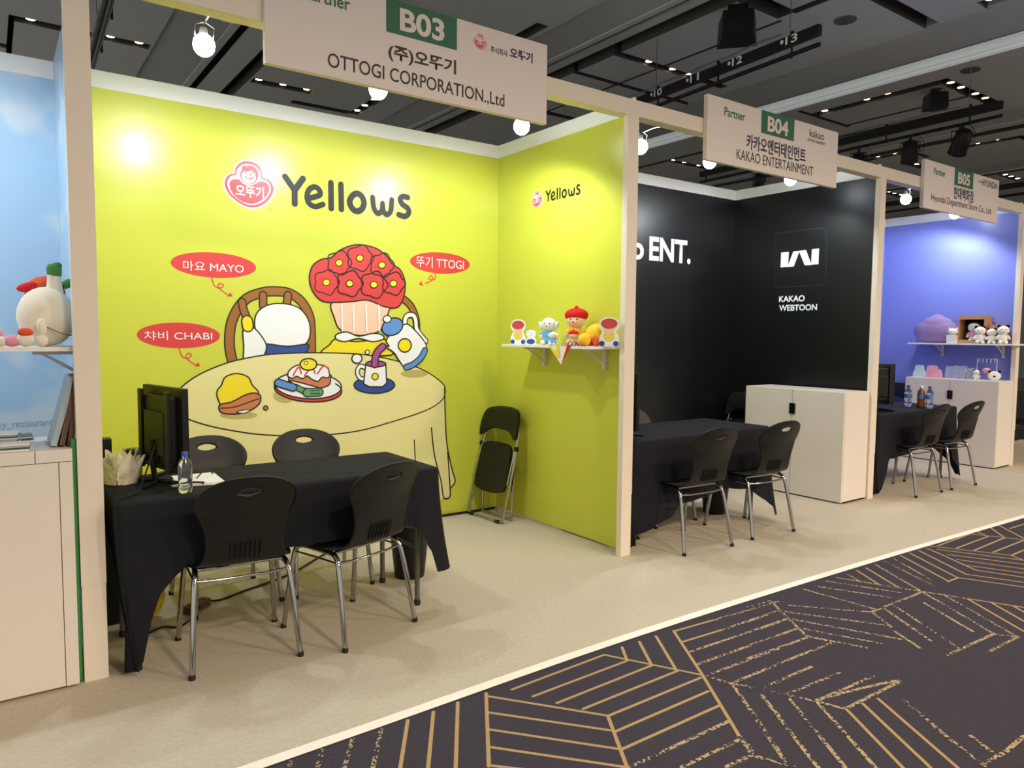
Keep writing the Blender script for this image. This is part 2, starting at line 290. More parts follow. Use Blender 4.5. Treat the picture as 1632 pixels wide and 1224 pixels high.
# ------------------------------------------------------------------ measured prints: wall millimetres
ART = {
'chair_drawing': [['s','brown',[[1292,1205],[1268,1325],[1275,1459],[1313,1563],[1380,1647],[1477,1689],[1553,1701],[1654,1695],[1740,1644],[1795,1552],[1809,1449],[1809,1259]],1,51.0,0,9.0],['s','brown',[[1350,1624],[1360,1572],[1385,1505]],1,38.8,0,9.0],['s','brown',[[1486,1674],[1486,1598]],1,39.4,0,9.1],['s','brown',[[1652,1680],[1641,1602]],1,40.2,0,9.3],['s','brown',[[2498,1694],[2574,1637],[2619,1544],[2626,1457]],1,40.8,0,10.2]],
'bowl_drawing': [['f','white',[[1429,1506],[1453,1567],[1521,1611],[1614,1622],[1708,1604],[1771,1551],[1803,1465],[1785,1370],[1704,1323],[1548,1316],[1472,1370],[1436,1430]],1,9],['f','drawblue',[[1487,1351],[1641,1336],[1785,1348],[1776,1299],[1736,1252],[1547,1254],[1501,1293]],1,9]],
'bottle_drawing': [['f','white',[[1355,1445],[1417,1460],[1473,1400],[1502,1339],[1486,1278],[1440,1248],[1359,1241],[1356,1339]],1,9],['s','yellow',[[1380,1502],[1384,1466]],0,60.1,0,9.0]],
'flower_vase_drawing': [['f','yellow',[[1903,1274],[1942,1346],[1993,1386],[2140,1367],[2338,1387],[2394,1353],[2412,1268]],1,10],['f','cream',[[1962,1643],[1978,1531],[2020,1451],[2141,1413],[2266,1424],[2348,1471],[2395,1590],[2404,1657],[2160,1699]],1,10],['f','white',[[1994,1419],[2071,1435],[2158,1406],[2266,1427],[2338,1417],[2353,1387],[2265,1367],[2158,1390],[2053,1367],[1988,1386]],1,10],['f','drawred',[[1979,1641],[1887,1649],[1825,1710],[1801,1795],[1823,1883],[1889,1934],[1956,1949],[2024,2007],[2145,2053],[2287,2042],[2378,1991],[2424,1935],[2489,1897],[2527,1815],[2521,1712],[2469,1622],[2358,1623],[2231,1665],[2107,1651]],1,10],['s','ink',[[2017,1782],[2004,1756],[1984,1736],[1972,1713],[1950,1692],[1920,1695],[1896,1706],[1870,1709],[1844,1721],[1839,1748],[1844,1774],[1840,1799],[1845,1827],[1871,1842],[1898,1847],[1922,1860],[1951,1866],[1973,1847],[1985,1825],[2005,1807]],1,8.0,1,0.0],['f','yellow',[[1946,1779],[1944,1769],[1937,1761],[1926,1756],[1915,1756],[1905,1759],[1899,1767],[1896,1776],[1899,1786],[1906,1794],[1916,1799],[1927,1799],[1937,1796],[1944,1788]],1,6],['s','ink',[[2109,1924],[2096,1898],[2077,1879],[2065,1856],[2043,1836],[2014,1838],[1991,1848],[1965,1851],[1939,1862],[1935,1889],[1939,1913],[1935,1938],[1940,1965],[1966,1979],[1992,1985],[2016,1998],[2044,2004],[2066,1986],[2077,1965],[2097,1948]],1,8.1,1,0.0],['f','yellow',[[2040,1920],[2038,1910],[2031,1902],[2020,1897],[2009,1896],[1999,1900],[1992,1907],[1989,1917],[1992,1926],[1999,1935],[2009,1940],[2021,1940],[2031,1937],[2038,1929]],1,6],['s','ink',[[2276,1967],[2262,1939],[2240,1918],[2226,1893],[2202,1870],[2170,1872],[2144,1884],[2115,1886],[2087,1899],[2081,1928],[2086,1955],[2081,1981],[2087,2011],[2116,2027],[2145,2034],[2171,2048],[2204,2055],[2227,2036],[2241,2012],[2262,1994]],1,8.2,1,0.0],['f','yellow',[[2197,1962],[2194,1952],[2187,1944],[2176,1939],[2165,1938],[2154,1942],[2147,1949],[2144,1959],[2147,1969],[2154,1977],[2165,1982],[2177,1983],[2187,1979],[2195,1972]],1,7],['s','ink',[[2442,1928],[2428,1901],[2407,1882],[2394,1858],[2371,1837],[2340,1839],[2315,1850],[2287,1852],[2260,1864],[2254,1891],[2259,1917],[2255,1942],[2260,1970],[2288,1985],[2316,1991],[2341,2005],[2372,2011],[2395,1993],[2408,1970],[2428,1953]],1,8.4,1,0.0],['f','yellow',[[2368,1924],[2365,1913],[2358,1905],[2347,1900],[2334,1899],[2323,1903],[2316,1910],[2313,1920],[2316,1931],[2324,1939],[2335,1944],[2347,1945],[2358,1941],[2365,1934]],1,7],['s','ink',[[2532,1798],[2518,1772],[2498,1753],[2485,1730],[2463,1710],[2432,1712],[2407,1723],[2380,1726],[2353,1738],[2348,1765],[2352,1790],[2348,1814],[2354,1841],[2380,1856],[2408,1861],[2433,1874],[2463,1879],[2486,1861],[2498,1839],[2518,1822]],1,8.5,1,0.0],['f','yellow',[[2460,1794],[2458,1784],[2450,1776],[2439,1771],[2426,1770],[2415,1774],[2407,1782],[2405,1792],[2407,1802],[2415,1811],[2426,1816],[2439,1816],[2450,1812],[2458,1805]],1,7],['s','ink',[[2389,1783],[2373,1753],[2350,1732],[2336,1705],[2310,1682],[2276,1685],[2248,1697],[2217,1700],[2187,1714],[2181,1745],[2186,1774],[2182,1802],[2188,1833],[2218,1849],[2249,1855],[2277,1870],[2311,1876],[2337,1856],[2351,1830],[2374,1811]],1,8.4,1,0.0],['f','yellow',[[2304,1779],[2301,1769],[2293,1760],[2282,1755],[2270,1755],[2259,1759],[2252,1767],[2249,1776],[2252,1787],[2260,1795],[2271,1800],[2283,1801],[2293,1797],[2301,1789]],1,7],['s','ink',[[2195,1782],[2181,1754],[2159,1734],[2146,1709],[2122,1687],[2090,1690],[2064,1701],[2036,1704],[2008,1717],[2003,1747],[2008,1774],[2003,1800],[2009,1830],[2037,1845],[2066,1851],[2092,1865],[2123,1871],[2147,1851],[2160,1827],[2181,1809]],1,8.2,1,0.0],['f','yellow',[[2117,1779],[2114,1769],[2107,1760],[2097,1756],[2085,1755],[2075,1759],[2067,1767],[2065,1776],[2068,1786],[2075,1794],[2085,1799],[2097,1800],[2107,1796],[2114,1788]],1,7],['s','white',[[2029,1621],[2035,1443]],0,11.3,0,0.0],['s','white',[[2116,1624],[2122,1444]],0,11.4,0,0.0],['s','white',[[2213,1627],[2219,1445]],0,11.5,0,0.0],['s','white',[[2312,1630],[2318,1446]],0,11.7,0,0.0]],
'tablecloth_drawing': [['f','cloth',[[2866,999],[2874,780],[2889,569],[2962,266],[2921,215],[2912,144],[2849,145],[2813,114],[2695,-121],[973,146],[915,359],[936,1054]],0,0],['f','cloth',[[945,1053],[1052,1144],[1192,1210],[1337,1252],[1563,1285],[1933,1289],[2229,1270],[2506,1212],[2701,1143],[2843,1050],[2872,992],[2843,915],[2701,842],[2410,772],[2136,723],[1794,715],[1478,746],[1256,793],[1087,845],[979,900],[934,975]],1,9],['s','ink',[[2866,1009],[2874,780],[2889,569],[2933,375],[2965,266],[2924,219]],1,10.8,0,0.0],['s','ink',[[2751,705],[2777,495],[2837,280],[2861,150],[2912,144],[2919,207],[2896,506]],1,10.7,0,0.0],['s','ink',[[2603,623],[2612,449]],0,8.8,0,0.0]],
'kettle_drawing': [['f','shade',[[2717,1125],[2706,1113],[2674,1104],[2628,1100],[2578,1101],[2533,1108],[2502,1118],[2491,1130],[2502,1142],[2533,1151],[2578,1155],[2628,1154],[2674,1148],[2706,1137]],1,0],['s','white',[[2530,1456],[2526,1528],[2549,1563],[2594,1564],[2615,1526],[2626,1457],[2701,1371]],1,27.4,0,8.6],['f','white',[[2347,1340],[2394,1333],[2372,1379],[2441,1447],[2536,1499],[2613,1448],[2672,1388],[2705,1336],[2693,1280],[2603,1197],[2529,1171],[2478,1225],[2431,1289]],1,10],['s','lightblue',[[2693,1301],[2658,1245],[2595,1197],[2535,1177]],1,35.0,0,8.8],['f','lightblue',[[2502,1512],[2507,1485],[2494,1456],[2468,1431],[2432,1416],[2395,1413],[2363,1423],[2343,1443],[2339,1470],[2351,1498],[2377,1523],[2412,1538],[2450,1542],[2482,1533]],1,10],['f','white',[[2411,1533],[2408,1522],[2399,1513],[2386,1508],[2372,1508],[2360,1512],[2351,1521],[2348,1532],[2351,1543],[2360,1552],[2373,1557],[2387,1557],[2399,1552],[2408,1544]],1,8],['f','yellow',[[2576,1339],[2570,1318],[2555,1300],[2534,1291],[2510,1291],[2489,1301],[2474,1318],[2469,1340],[2474,1361],[2489,1378],[2510,1388],[2534,1388],[2556,1379],[2571,1361]],1,10],['s','purple',[[2279,1203],[2287,1261],[2310,1303],[2342,1330]],1,40.3,0,10.1]],
'mug_drawing': [['f','drawblue',[[2440,1046],[2423,1020],[2377,1000],[2312,991],[2241,994],[2177,1008],[2134,1030],[2119,1057],[2134,1082],[2178,1102],[2241,1111],[2312,1109],[2378,1096],[2423,1073]],1,10],['s','white',[[2219,1174],[2166,1191],[2144,1147],[2171,1102],[2217,1104]],1,20.0,0,8.3],['f','white',[[2210,1209],[2367,1206],[2374,1065],[2341,1037],[2236,1041],[2192,1064]],0,10],['f','purple',[[2367,1205],[2359,1195],[2337,1188],[2305,1184],[2271,1185],[2239,1190],[2218,1198],[2210,1207],[2218,1217],[2240,1224],[2271,1227],[2306,1227],[2337,1222],[2359,1214]],1,10],['f','yellow',[[2308,1113],[2305,1103],[2298,1095],[2288,1090],[2276,1091],[2266,1096],[2259,1104],[2257,1114],[2259,1124],[2266,1132],[2277,1137],[2288,1136],[2298,1132],[2305,1123]],1,8],['s','purple',[[2275,1206],[2287,1253]],0,36.9,0,0.0],['f','white',[[2180,1246],[2176,1232],[2165,1220],[2150,1214],[2133,1214],[2117,1221],[2106,1233],[2103,1247],[2107,1261],[2117,1273],[2133,1279],[2150,1279],[2166,1272],[2177,1260]],1,10],['f','white',[[2238,1292],[2236,1285],[2232,1280],[2225,1277],[2218,1277],[2212,1280],[2207,1286],[2206,1292],[2207,1299],[2212,1304],[2218,1307],[2225,1307],[2232,1304],[2236,1298]],1,7]],
'plate_drawing': [['f','shade',[[1700,1000],[1692,980],[1670,964],[1638,956],[1603,958],[1572,969],[1551,986],[1543,1006],[1551,1026],[1573,1042],[1604,1050],[1639,1048],[1671,1038],[1693,1021]],1,0],['f','drawred',[[2026,1014],[1998,978],[1927,955],[1828,950],[1722,962],[1631,989],[1570,1025],[1551,1064],[1576,1098],[1642,1121],[1736,1128],[1842,1118],[1938,1092],[2004,1054]],1,10],['f','white',[[2023,1044],[1996,1006],[1926,980],[1829,972],[1724,982],[1634,1008],[1573,1044],[1554,1085],[1579,1121],[1643,1147],[1736,1157],[1840,1149],[1935,1124],[2001,1087]],1,10],['f','bread',[[1657,1104],[1733,1054],[1847,1043],[1931,1063],[1942,1111],[1925,1136],[1670,1135],[1648,1120],[1661,1057],[1782,1027],[1872,1041]],1,9],['f','white',[[1642,1136],[1658,1179],[1735,1212],[1899,1200],[1935,1144],[1925,1115],[1881,1120],[1851,1092],[1807,1109],[1775,1132],[1742,1114],[1702,1131],[1673,1119]],1,9],['s','drawred',[[1678,1138],[1716,1194],[1734,1149]],1,11.0,0,0.0],['s','drawred',[[1758,1136],[1808,1192],[1832,1147]],1,11.1,0,0.0],['s','drawred',[[1849,1146],[1891,1197],[1929,1180]],1,11.2,0,0.0],['f','yellow',[[1844,1210],[1838,1193],[1822,1180],[1798,1172],[1772,1173],[1748,1181],[1733,1195],[1727,1212],[1733,1229],[1749,1243],[1773,1250],[1799,1250],[1822,1242],[1839,1228]],1,10],['f','white',[[1780,1225],[1780,1221],[1778,1217],[1773,1213],[1768,1211],[1762,1212],[1758,1214],[1755,1217],[1755,1221],[1757,1226],[1762,1229],[1767,1231],[1773,1231],[1777,1229]],1,5],['s','drawgreen',[[1693,1060],[1757,1024]],0,28.4,0,7.9],['s','drawgreen',[[1773,1017],[1860,1017]],0,47.8,0,8.0],['s','ink',[[1798,1029],[1864,1030]],0,6.4,0,0.0],['s','ink',[[1798,1010],[1864,1007]],0,6.4,0,0.0],['s','lightblue',[[1575,1091],[1677,1056]],0,40.4,0,9.3]],
'bun_drawing': [['f','shade',[[1435,880],[1423,871],[1389,864],[1342,862],[1290,865],[1243,873],[1212,883],[1201,894],[1212,904],[1244,910],[1290,912],[1342,910],[1390,902],[1423,892]],1,0],['f','yellow',[[1188,999],[1184,1051],[1211,1088],[1236,1139],[1306,1160],[1379,1135],[1405,1081],[1446,1026],[1398,959],[1230,945]],1,9],['f','bread',[[1199,961],[1274,977],[1362,1019],[1422,1028],[1458,1005],[1443,949],[1360,903],[1258,898],[1201,916]],1,9],['s','ink',[[1204,939],[1288,942],[1376,968],[1448,991]],1,7.5,0,0.0],['f','white',[[1302,909],[1361,921],[1387,914],[1346,898]],1,6],['f','bread',[[1504,925],[1502,919],[1498,914],[1493,912],[1487,912],[1481,915],[1478,920],[1476,926],[1478,932],[1482,937],[1487,939],[1493,939],[1499,936],[1502,931]],1,8]],
'bubble_mayo': [['f','drawred',[[1444,1848],[1414,1813],[1336,1786],[1229,1772],[1114,1775],[1014,1792],[948,1820],[927,1854],[954,1888],[1025,1915],[1127,1929],[1242,1929],[1347,1913],[1420,1884]],1,0],['s','drawred',[[1165,1771],[1181,1721],[1215,1708],[1237,1726],[1213,1737],[1204,1714],[1243,1679],[1271,1666]],1,7.3,0,0.0],['f','drawred',[[1293,1658],[1257,1655],[1279,1684]],0,0]],
'bubble_chabi': [['f','drawred',[[1210,1402],[1183,1366],[1112,1339],[1013,1326],[906,1328],[812,1345],[750,1374],[729,1408],[752,1442],[817,1468],[912,1483],[1019,1483],[1117,1467],[1186,1438]],1,0],['s','drawred',[[965,1323],[980,1276],[1014,1261],[1034,1282],[1017,1294],[1003,1268],[1040,1232],[1060,1221]],1,7.2,0,0.0],['f','drawred',[[1088,1213],[1051,1207],[1074,1238]],0,0]],
'bubble_ttogi': [['f','drawred',[[3097,1968],[3067,1932],[2988,1903],[2880,1888],[2763,1889],[2661,1905],[2593,1933],[2571,1967],[2599,2001],[2671,2029],[2775,2045],[2892,2046],[2998,2032],[3072,2004]],1,0],['s','drawred',[[2785,1884],[2781,1841],[2731,1842],[2751,1869],[2761,1835],[2701,1806]],1,8.7,0,0.0],['f','drawred',[[2646,1796],[2687,1783],[2662,1824]],0,0]],
'logo': [['f','white',[[1311,2448],[1319,2490],[1358,2529],[1408,2543],[1461,2532],[1494,2495],[1503,2445],[1541,2434],[1569,2404],[1578,2370],[1563,2326],[1525,2275],[1477,2242],[1430,2227],[1385,2230],[1331,2254],[1278,2293],[1248,2343],[1244,2380],[1259,2418],[1285,2439]],1,0],['f','logored',[[1318,2442],[1325,2481],[1361,2519],[1408,2531],[1457,2521],[1488,2486],[1496,2440],[1532,2430],[1558,2402],[1566,2370],[1552,2329],[1516,2282],[1472,2251],[1429,2238],[1386,2240],[1336,2262],[1286,2299],[1259,2345],[1255,2379],[1270,2415],[1293,2435]],1,0],['f','white',[[1328,2434],[1335,2469],[1366,2502],[1408,2513],[1451,2504],[1479,2473],[1486,2432],[1517,2423],[1540,2398],[1547,2371],[1535,2334],[1504,2292],[1465,2265],[1426,2253],[1389,2255],[1344,2275],[1300,2307],[1276,2348],[1272,2379],[1285,2410],[1306,2428]],1,0],['f','logored',[[1284,2370],[1301,2399],[1342,2407],[1370,2384],[1414,2379],[1450,2394],[1479,2411],[1518,2407],[1537,2378],[1526,2335],[1492,2295],[1438,2264],[1387,2262],[1336,2283],[1299,2319]],1,0],['f','white',[[1475,2452],[1468,2422],[1450,2396],[1423,2380],[1394,2376],[1369,2386],[1351,2407],[1345,2435],[1352,2465],[1370,2490],[1396,2507],[1425,2511],[1451,2501],[1469,2480]],1,0],['f','logored',[[1468,2451],[1462,2424],[1445,2401],[1422,2386],[1396,2383],[1373,2392],[1357,2411],[1352,2436],[1358,2462],[1375,2485],[1398,2500],[1424,2504],[1447,2495],[1463,2476]],1,0],['f','white',[[1455,2444],[1450,2422],[1437,2403],[1418,2391],[1397,2388],[1378,2395],[1366,2411],[1361,2432],[1366,2454],[1380,2473],[1398,2485],[1419,2488],[1438,2481],[1451,2465]],1,0],['f','logored',[[1366,2457],[1363,2487],[1378,2499],[1399,2496],[1437,2501],[1462,2479],[1465,2445],[1451,2430],[1445,2459],[1424,2471],[1398,2462],[1381,2464]],1,0],['s','logored',[[1374,2452],[1385,2457],[1393,2453]],1,6.0,0,0.0],['f','logored',[[1440,2461],[1439,2458],[1438,2455],[1435,2454],[1433,2453],[1430,2454],[1429,2457],[1428,2459],[1429,2463],[1430,2465],[1433,2467],[1435,2467],[1438,2466],[1439,2464]],1,0],['f','logored',[[1422,2448],[1421,2446],[1419,2443],[1416,2442],[1413,2441],[1411,2442],[1409,2444],[1408,2447],[1409,2449],[1411,2452],[1414,2453],[1417,2454],[1419,2453],[1421,2451]],1,0],['s','logored',[[1381,2433],[1402,2417],[1427,2422],[1441,2437]],1,6.8,0,0.0],['f','logored',[[1425,2425],[1424,2422],[1422,2419],[1419,2417],[1416,2417],[1414,2418],[1412,2420],[1411,2423],[1412,2426],[1414,2429],[1417,2430],[1420,2431],[1422,2430],[1424,2428]],1,0]],
'yellows': [['s','ink',[[1643,2463],[1706,2381]],0,41.4,0,0.0],['s','ink',[[1764,2465],[1706,2381],[1706,2292]],0,42.0,0,0.0],['s','ink',[[1800,2338],[1879,2369],[1876,2405],[1843,2420],[1805,2396],[1791,2348],[1804,2307],[1847,2288],[1902,2309]],1,37.9,0,0.0],['s','ink',[[1961,2461],[1962,2288]],0,41.2,0,0.0],['s','ink',[[2034,2460],[2036,2289]],0,40.6,0,0.0],['s','ink',[[2152,2412],[2117,2390],[2098,2346],[2118,2303],[2154,2288],[2189,2308],[2206,2352],[2188,2397]],1,43.1,1,0.0],['s','ink',[[2273,2399],[2281,2327],[2312,2288],[2344,2315],[2350,2364]],1,38.0,0,0.0],['s','ink',[[2350,2349],[2358,2307],[2386,2288],[2416,2322],[2423,2398]],1,38.4,0,0.0],['s','ink',[[2552,2429],[2513,2432],[2491,2410],[2508,2376],[2552,2351],[2560,2318],[2530,2290],[2479,2297]],1,41.1,0,0.0]],
'webtoon': [['f','white',[[-4351,2247],[-4266,2246],[-4271,2102],[-4353,2103]],0,0],['f','white',[[-4217,2246],[-4151,2245],[-4208,2101],[-4278,2101]],0,0],['f','white',[[-4158,2246],[-4083,2248],[-4020,2103],[-4091,2105]],0,0],['f','white',[[-4021,2250],[-3949,2250],[-3950,2105],[-4024,2106]],0,0],['s','softgrey',[[-4418,2383],[-4407,2421],[-4362,2437],[-3968,2438],[-3910,2426],[-3881,2382],[-3873,1974],[-3890,1930],[-3938,1910],[-4360,1911],[-4406,1932],[-4417,1973]],1,4.7,1,0.0]]}
TXT = {
'mayo': [0.998,1.808,1.364,1.87],
'chabi': [0.768,1.376,1.161,1.431],
'ttogi': [2.623,1.925,3.04,2.009],
'logo': [1.321,2.299,1.5,2.375],
'reg': [1.524,2.226,1.551,2.249],
'ent': [5.09,2.131,5.669,2.358],
'o': [4.899,2.13,5.017,2.285],
'kakao': [-4.357,1.764,-4.078,1.823],
'webtoon': [-4.353,1.677,-3.947,1.736],
'ky': [0.037,0.885,0.283,0.925],
'b03_plate': [1.614,2.88,2.007,3.04],
'b03_num': [1.688,2.907,1.927,3.015],
'b03_kr': [1.623,2.75,2.005,2.833],
'b03_en': [1.316,2.657,2.309,2.71],
'b03_partner': [1.426,2.945,1.426,2.98],
'b03_logo': [2.111,2.926,2.204,2.985],
'b03_co': [2.217,2.92,2.328,2.954],
'b03_co2': [2.344,2.923,2.497,2.977],
'b04_plate': [4.548,2.883,4.945,3.046],
'b04_num': [4.623,2.902,4.872,3.015],
'b04_partner': [4.142,2.931,4.366,2.99],
'b04_kakao': [5.147,2.953,5.339,3.01],
'b04_ent': [5.125,2.916,5.358,2.937],
'b04_kr': [4.388,2.746,5.104,2.852],
'b04_en': [4.282,2.661,5.208,2.732],
'b05_plate': [7.543,2.892,7.949,3.066],
'b05_num': [7.613,2.92,7.876,3.037],
'b05_partner': [7.122,2.949,7.354,3.006],
'b05_hy': [8.135,2.949,8.481,3.016],
'b05_the': [8.037,2.972,8.129,2.991],
'b05_kr': [7.537,2.756,7.95,2.872],
'b05_en': [7.099,2.67,8.383,2.752],
'small_logo': [-4.461,2.368,-4.326,2.502],
'small_yel': [-4.305,2.385,-3.893,2.483]}
CARPET = [[0,[[1573,2358],[1307,1940]]],[0,[[1442,2360],[1102,1821]]],[0,[[1329,2352],[1041,1895]]],[0,[[1221,2353],[979,1969]]],[1,[[1112,2351],[920,2043]]],[1,[[1003,2353],[858,2120]]],[1,[[891,2349],[805,2198]]],[1,[[776,2340],[746,2287]]],[0,[[1566,2333],[1855,1953]]],[0,[[1499,2228],[1790,1875]]],[0,[[1434,2128],[1730,1772]]],[0,[[1374,2031],[1681,1673]]],[0,[[1315,1939],[1555,1692]]],[0,[[1855,1953],[1681,1673]]],[0,[[1676,2324],[2204,2350]]],[0,[[1713,2231],[2246,2248]]],[0,[[1757,2136],[2302,2154]]],[0,[[1811,2044],[2347,2055]]],[0,[[1857,1951],[2388,1957]]],[0,[[1798,1856],[2321,1862]]],[0,[[1738,1760],[2264,1762]]],[0,[[2204,2350],[2413,1968]]],[0,[[2326,2363],[2246,2248]]],[0,[[2435,2360],[2302,2154]]],[0,[[2547,2361],[2350,2053]]],[0,[[2663,2354],[2413,1968]]],[0,[[2413,1968],[2151,1585]]],[0,[[2666,2351],[2934,2334]]],[0,[[2605,2244],[2869,2230]]],[1,[[1685,1669],[2204,1667]]],[1,[[1829,1570],[2125,1565]]],[1,[[2151,1585],[2087,1480]]],[1,[[2934,2334],[3434,2305]]],[1,[[2869,2230],[3316,2224]]],[1,[[2545,2152],[3177,2129]]],[1,[[2480,2048],[3040,2035]]],[1,[[2430,1956],[2907,1943]]],[1,[[2463,1851],[2769,1848]]],[1,[[2512,1756],[2625,1749]]],[1,[[2413,1968],[2451,1851],[2521,1750]]],[1,[[2451,1842],[2222,1508],[2187,1448]]],[1,[[2466,1711],[2392,1589]]],[1,[[2087,1480],[2115,1407]]],[1,[[1958,1486],[2087,1480]]],[1,[[3406,2331],[3148,1954],[3186,1834]]],[1,[[3230,2347],[3406,2331]]],[1,[[3065,2224],[3326,2224]]],[1,[[2949,2138],[3270,2132]]],[1,[[2818,2041],[3180,2030]]],[1,[[2706,1958],[3133,1940]]],[1,[[2774,1850],[3180,1839]]],[1,[[3271,2123],[3484,1676]]],[1,[[3215,2006],[3366,1688]]],[1,[[3152,1939],[3257,1718]]],[1,[[3330,2207],[3600,1793]]],[1,[[3434,2236],[3706,1936]]],[1,[[3957,2345],[4127,1998]]],[1,[[3835,2313],[4007,1983]]],[1,[[3724,2338],[3763,1939]]],[1,[[4072,2339],[4198,2042],[4253,1928],[4344,1729]]],[1,[[4188,2342],[4127,2244]]],[1,[[4509,2341],[4245,1934]]],[1,[[4628,2344],[4405,1943]]],[1,[[4735,2344],[4482,1978]]],[1,[[4245,1934],[3932,1453]]],[1,[[4292,1837],[3983,1370]]],[1,[[3894,1908],[3607,1467]]],[1,[[4075,1845],[3872,1519]]],[1,[[3706,1936],[4223,1932]]],[1,[[3702,1924],[3593,1772]]],[1,[[3817,1931],[3585,1584]]],[1,[[3555,1736],[3457,1570]]],[1,[[3484,1465],[3921,1448]]],[1,[[3694,1374],[3971,1366]]],[1,[[3921,1448],[3985,1364]]],[0,[[4298,2345],[4161,2136]]],[0,[[4394,2339],[4204,2045]]],[0,[[4836,2346],[4565,1940]]],[0,[[4942,2338],[4674,1931]]],[0,[[5053,2336],[4785,1930]]],[0,[[5159,2331],[4922,1930]]],[0,[[4549,1932],[4679,1928]]],[0,[[4679,1928],[4817,1636]]],[0,[[4785,1930],[4911,1669]]],[0,[[4922,1930],[5016,1706]]],[0,[[4981,2002],[5107,1739]]],[0,[[5059,2095],[5202,1772]]],[0,[[5122,2184],[5308,1810]]],[0,[[5188,2278],[5402,1843]]],[0,[[5229,2346],[5456,1937],[5402,1843]]],[0,[[5286,2317],[5818,2327]]],[0,[[5334,2218],[5841,2224]]],[0,[[5379,2126],[5910,2141]]],[0,[[5434,2034],[5949,2037]]],[0,[[5461,1934],[5671,1938]]],[0,[[5813,2314],[5959,2040]]],[0,[[5921,2335],[5856,2247]]],[0,[[6131,2326],[5925,2158]]],[0,[[6259,2318],[6000,2055]]],[0,[[6223,2225],[6468,2220]]],[0,[[4344,1729],[4433,1541],[4450,1506]]],[0,[[4336,1734],[4082,1375]]],[0,[[4382,1635],[4230,1428]]],[0,[[4425,1546],[4375,1479]]],[1,[[2622,1570],[2849,1523],[3050,1473]]],[1,[[2514,1754],[2867,1750]]],[1,[[2570,1664],[2918,1648]]],[1,[[2616,1566],[3005,1550]]],[1,[[2645,1467],[3054,1461]]],[1,[[2483,1792],[2514,1754]]],[1,[[2529,1709],[2610,1562],[2645,1467]]],[1,[[2356,1698],[2144,1392]]],[1,[[2471,1715],[2233,1354],[2202,1303]]],[1,[[2537,1637],[2277,1251]]],[1,[[2604,1559],[2360,1193]]],[1,[[2902,1369],[2755,1139],[2677,992]]],[1,[[2127,1528],[2085,1469],[2142,1358]]],[1,[[2839,1101],[2784,1008]]],[1,[[2693,999],[2824,987],[2997,991]]],[0,[[2641,1454],[2435,1141]]],[0,[[2740,1449],[2512,1088]]],[0,[[2829,1435],[2587,1036]]]]
# ------------------------------------------------------------------ floor
YF, YB, HT = 3.355, 4.91, 2.925
b = MB(); b.add([(-5, 2.2, 0), (30, 2.2, 0), (30, 30, 0), (-5, 30, 0)], [(0,1,2,3)], 'felt')
TAPE = [(-5, 2.28), (-2, 2.33), (0.66, 2.377), (2.43, 2.428), (4.4, 2.40), (6.74, 2.317), (12, 2.13), (30, 1.5)]
TAPE = [(x, y) for x, y in crom(TAPE, False, 5)]
n = len(TAPE)
# the felt ends at the tape: strip of felt in front of the rectangle
vs = [(x, y, 0) for x, y in TAPE] + [(x, 2.2 if y > 2.2 else y, 0) for x, y in TAPE]
b2 = MB(); pts = [(x, y, 0) for x, y in TAPE]
b = MB(); b.add(pts + [(x, 30, 0) for x, y in TAPE], [(i, i+1, n+i+1, n+i) for i in range(n-1)], 'felt')
struct(b, 'floor', 'light grey felt floor of the booths')
b = MB(); h = .026
b.add([(x, y-h, .0015) for x, y in TAPE] + [(x, y+h, .0015) for x, y in TAPE], [(i, i+1, n+i+1, n+i) for i in range(n-1)], 'tape_white')
struct(b, 'trim_1', 'white tape line along the edge of the felt floor')
b = MB(); b.add([(x, -8, -.002) for x, y in TAPE] + [(x, y+.01, -.002) for x, y in TAPE], [(i, i+1, n+i+1, n+i) for i in range(n-1)], 'carpet')
fl = struct(b, 'floor_aisle', 'dark carpet of the aisle with gold line pattern')
for sp, name, m_ in ((0, 'carpet_lines', 'gold_yarn'), (1, 'carpet_lines', 'worn_gold')):
    a = Art(frame((0,0,0), (1,0,0), (0,0,1)), base=0.0); a.fr = (Vector((0,0,-.0015)), Vector((1,0,0)), Vector((0,1,0)), Vector((0,0,1)))
    for k, P in [(k, [(x+dx, y+dy) for x, y in P]) for dx, dy in ((0, 0), (6350, -140), (-6350, 120)) for k, P in CARPET]:
        if k == sp: a.stroke(m_, [(x/1000, y/1000) for x, y in P], .014 if sp == 0 else .016); a.L += 8e-6
    a.build(name, fl)

# ------------------------------------------------------------------ booth walls, posts, fascia beam
def wall(name, x0, x1, y0, y1, z1, m, label):
    b = MB(); b.box(x0, x1, y0, y1, 0.012, z1, m); o = struct(b, name, label); return o
def band(name, x0, x1, y0, y1, parent, side=None):
    b = MB(); b.box(x0, x1, y0, y1, 2.828, HT, 'white_band'); return b.build('top_band', parent)
w_by = wall('wall_back_yellow', .36, 3.362, YB, YB+.02, 2.83, 'yellow_vinyl', 'yellow green printed back wall'); band('b', .345, 3.378, YB-.004, YB+.03, w_by)
w_sy = wall('wall_side_yellow', 3.362, 3.378, 3.40, YB+.02, 2.83, 'yellow_vinyl', 'yellow green side wall'); band('b', 3.358, 3.379, 3.40, YB-.004, w_sy)
w_bk = wall('wall_back_black', 3.378, 6.338, YB, YB+.02, 2.83, 'black_vinyl', 'black back wall'); band('b', 3.378, 6.338, YB-.004, YB+.03, w_bk)
w_sk = wall('wall_side_black', 6.338, 6.350, 3.40, YB+.02, 2.83, 'black_vinyl', 'black side wall'); band('b', 6.334, 6.356, 3.40, YB-.004, w_sk)
w_bv = wall('wall_back_violet', 6.350, 9.345, YB, YB+.02, 2.83, 'violet_vinyl', 'violet blue back wall'); band('b', 6.356, 9.345, YB-.004, YB+.03, w_bv)
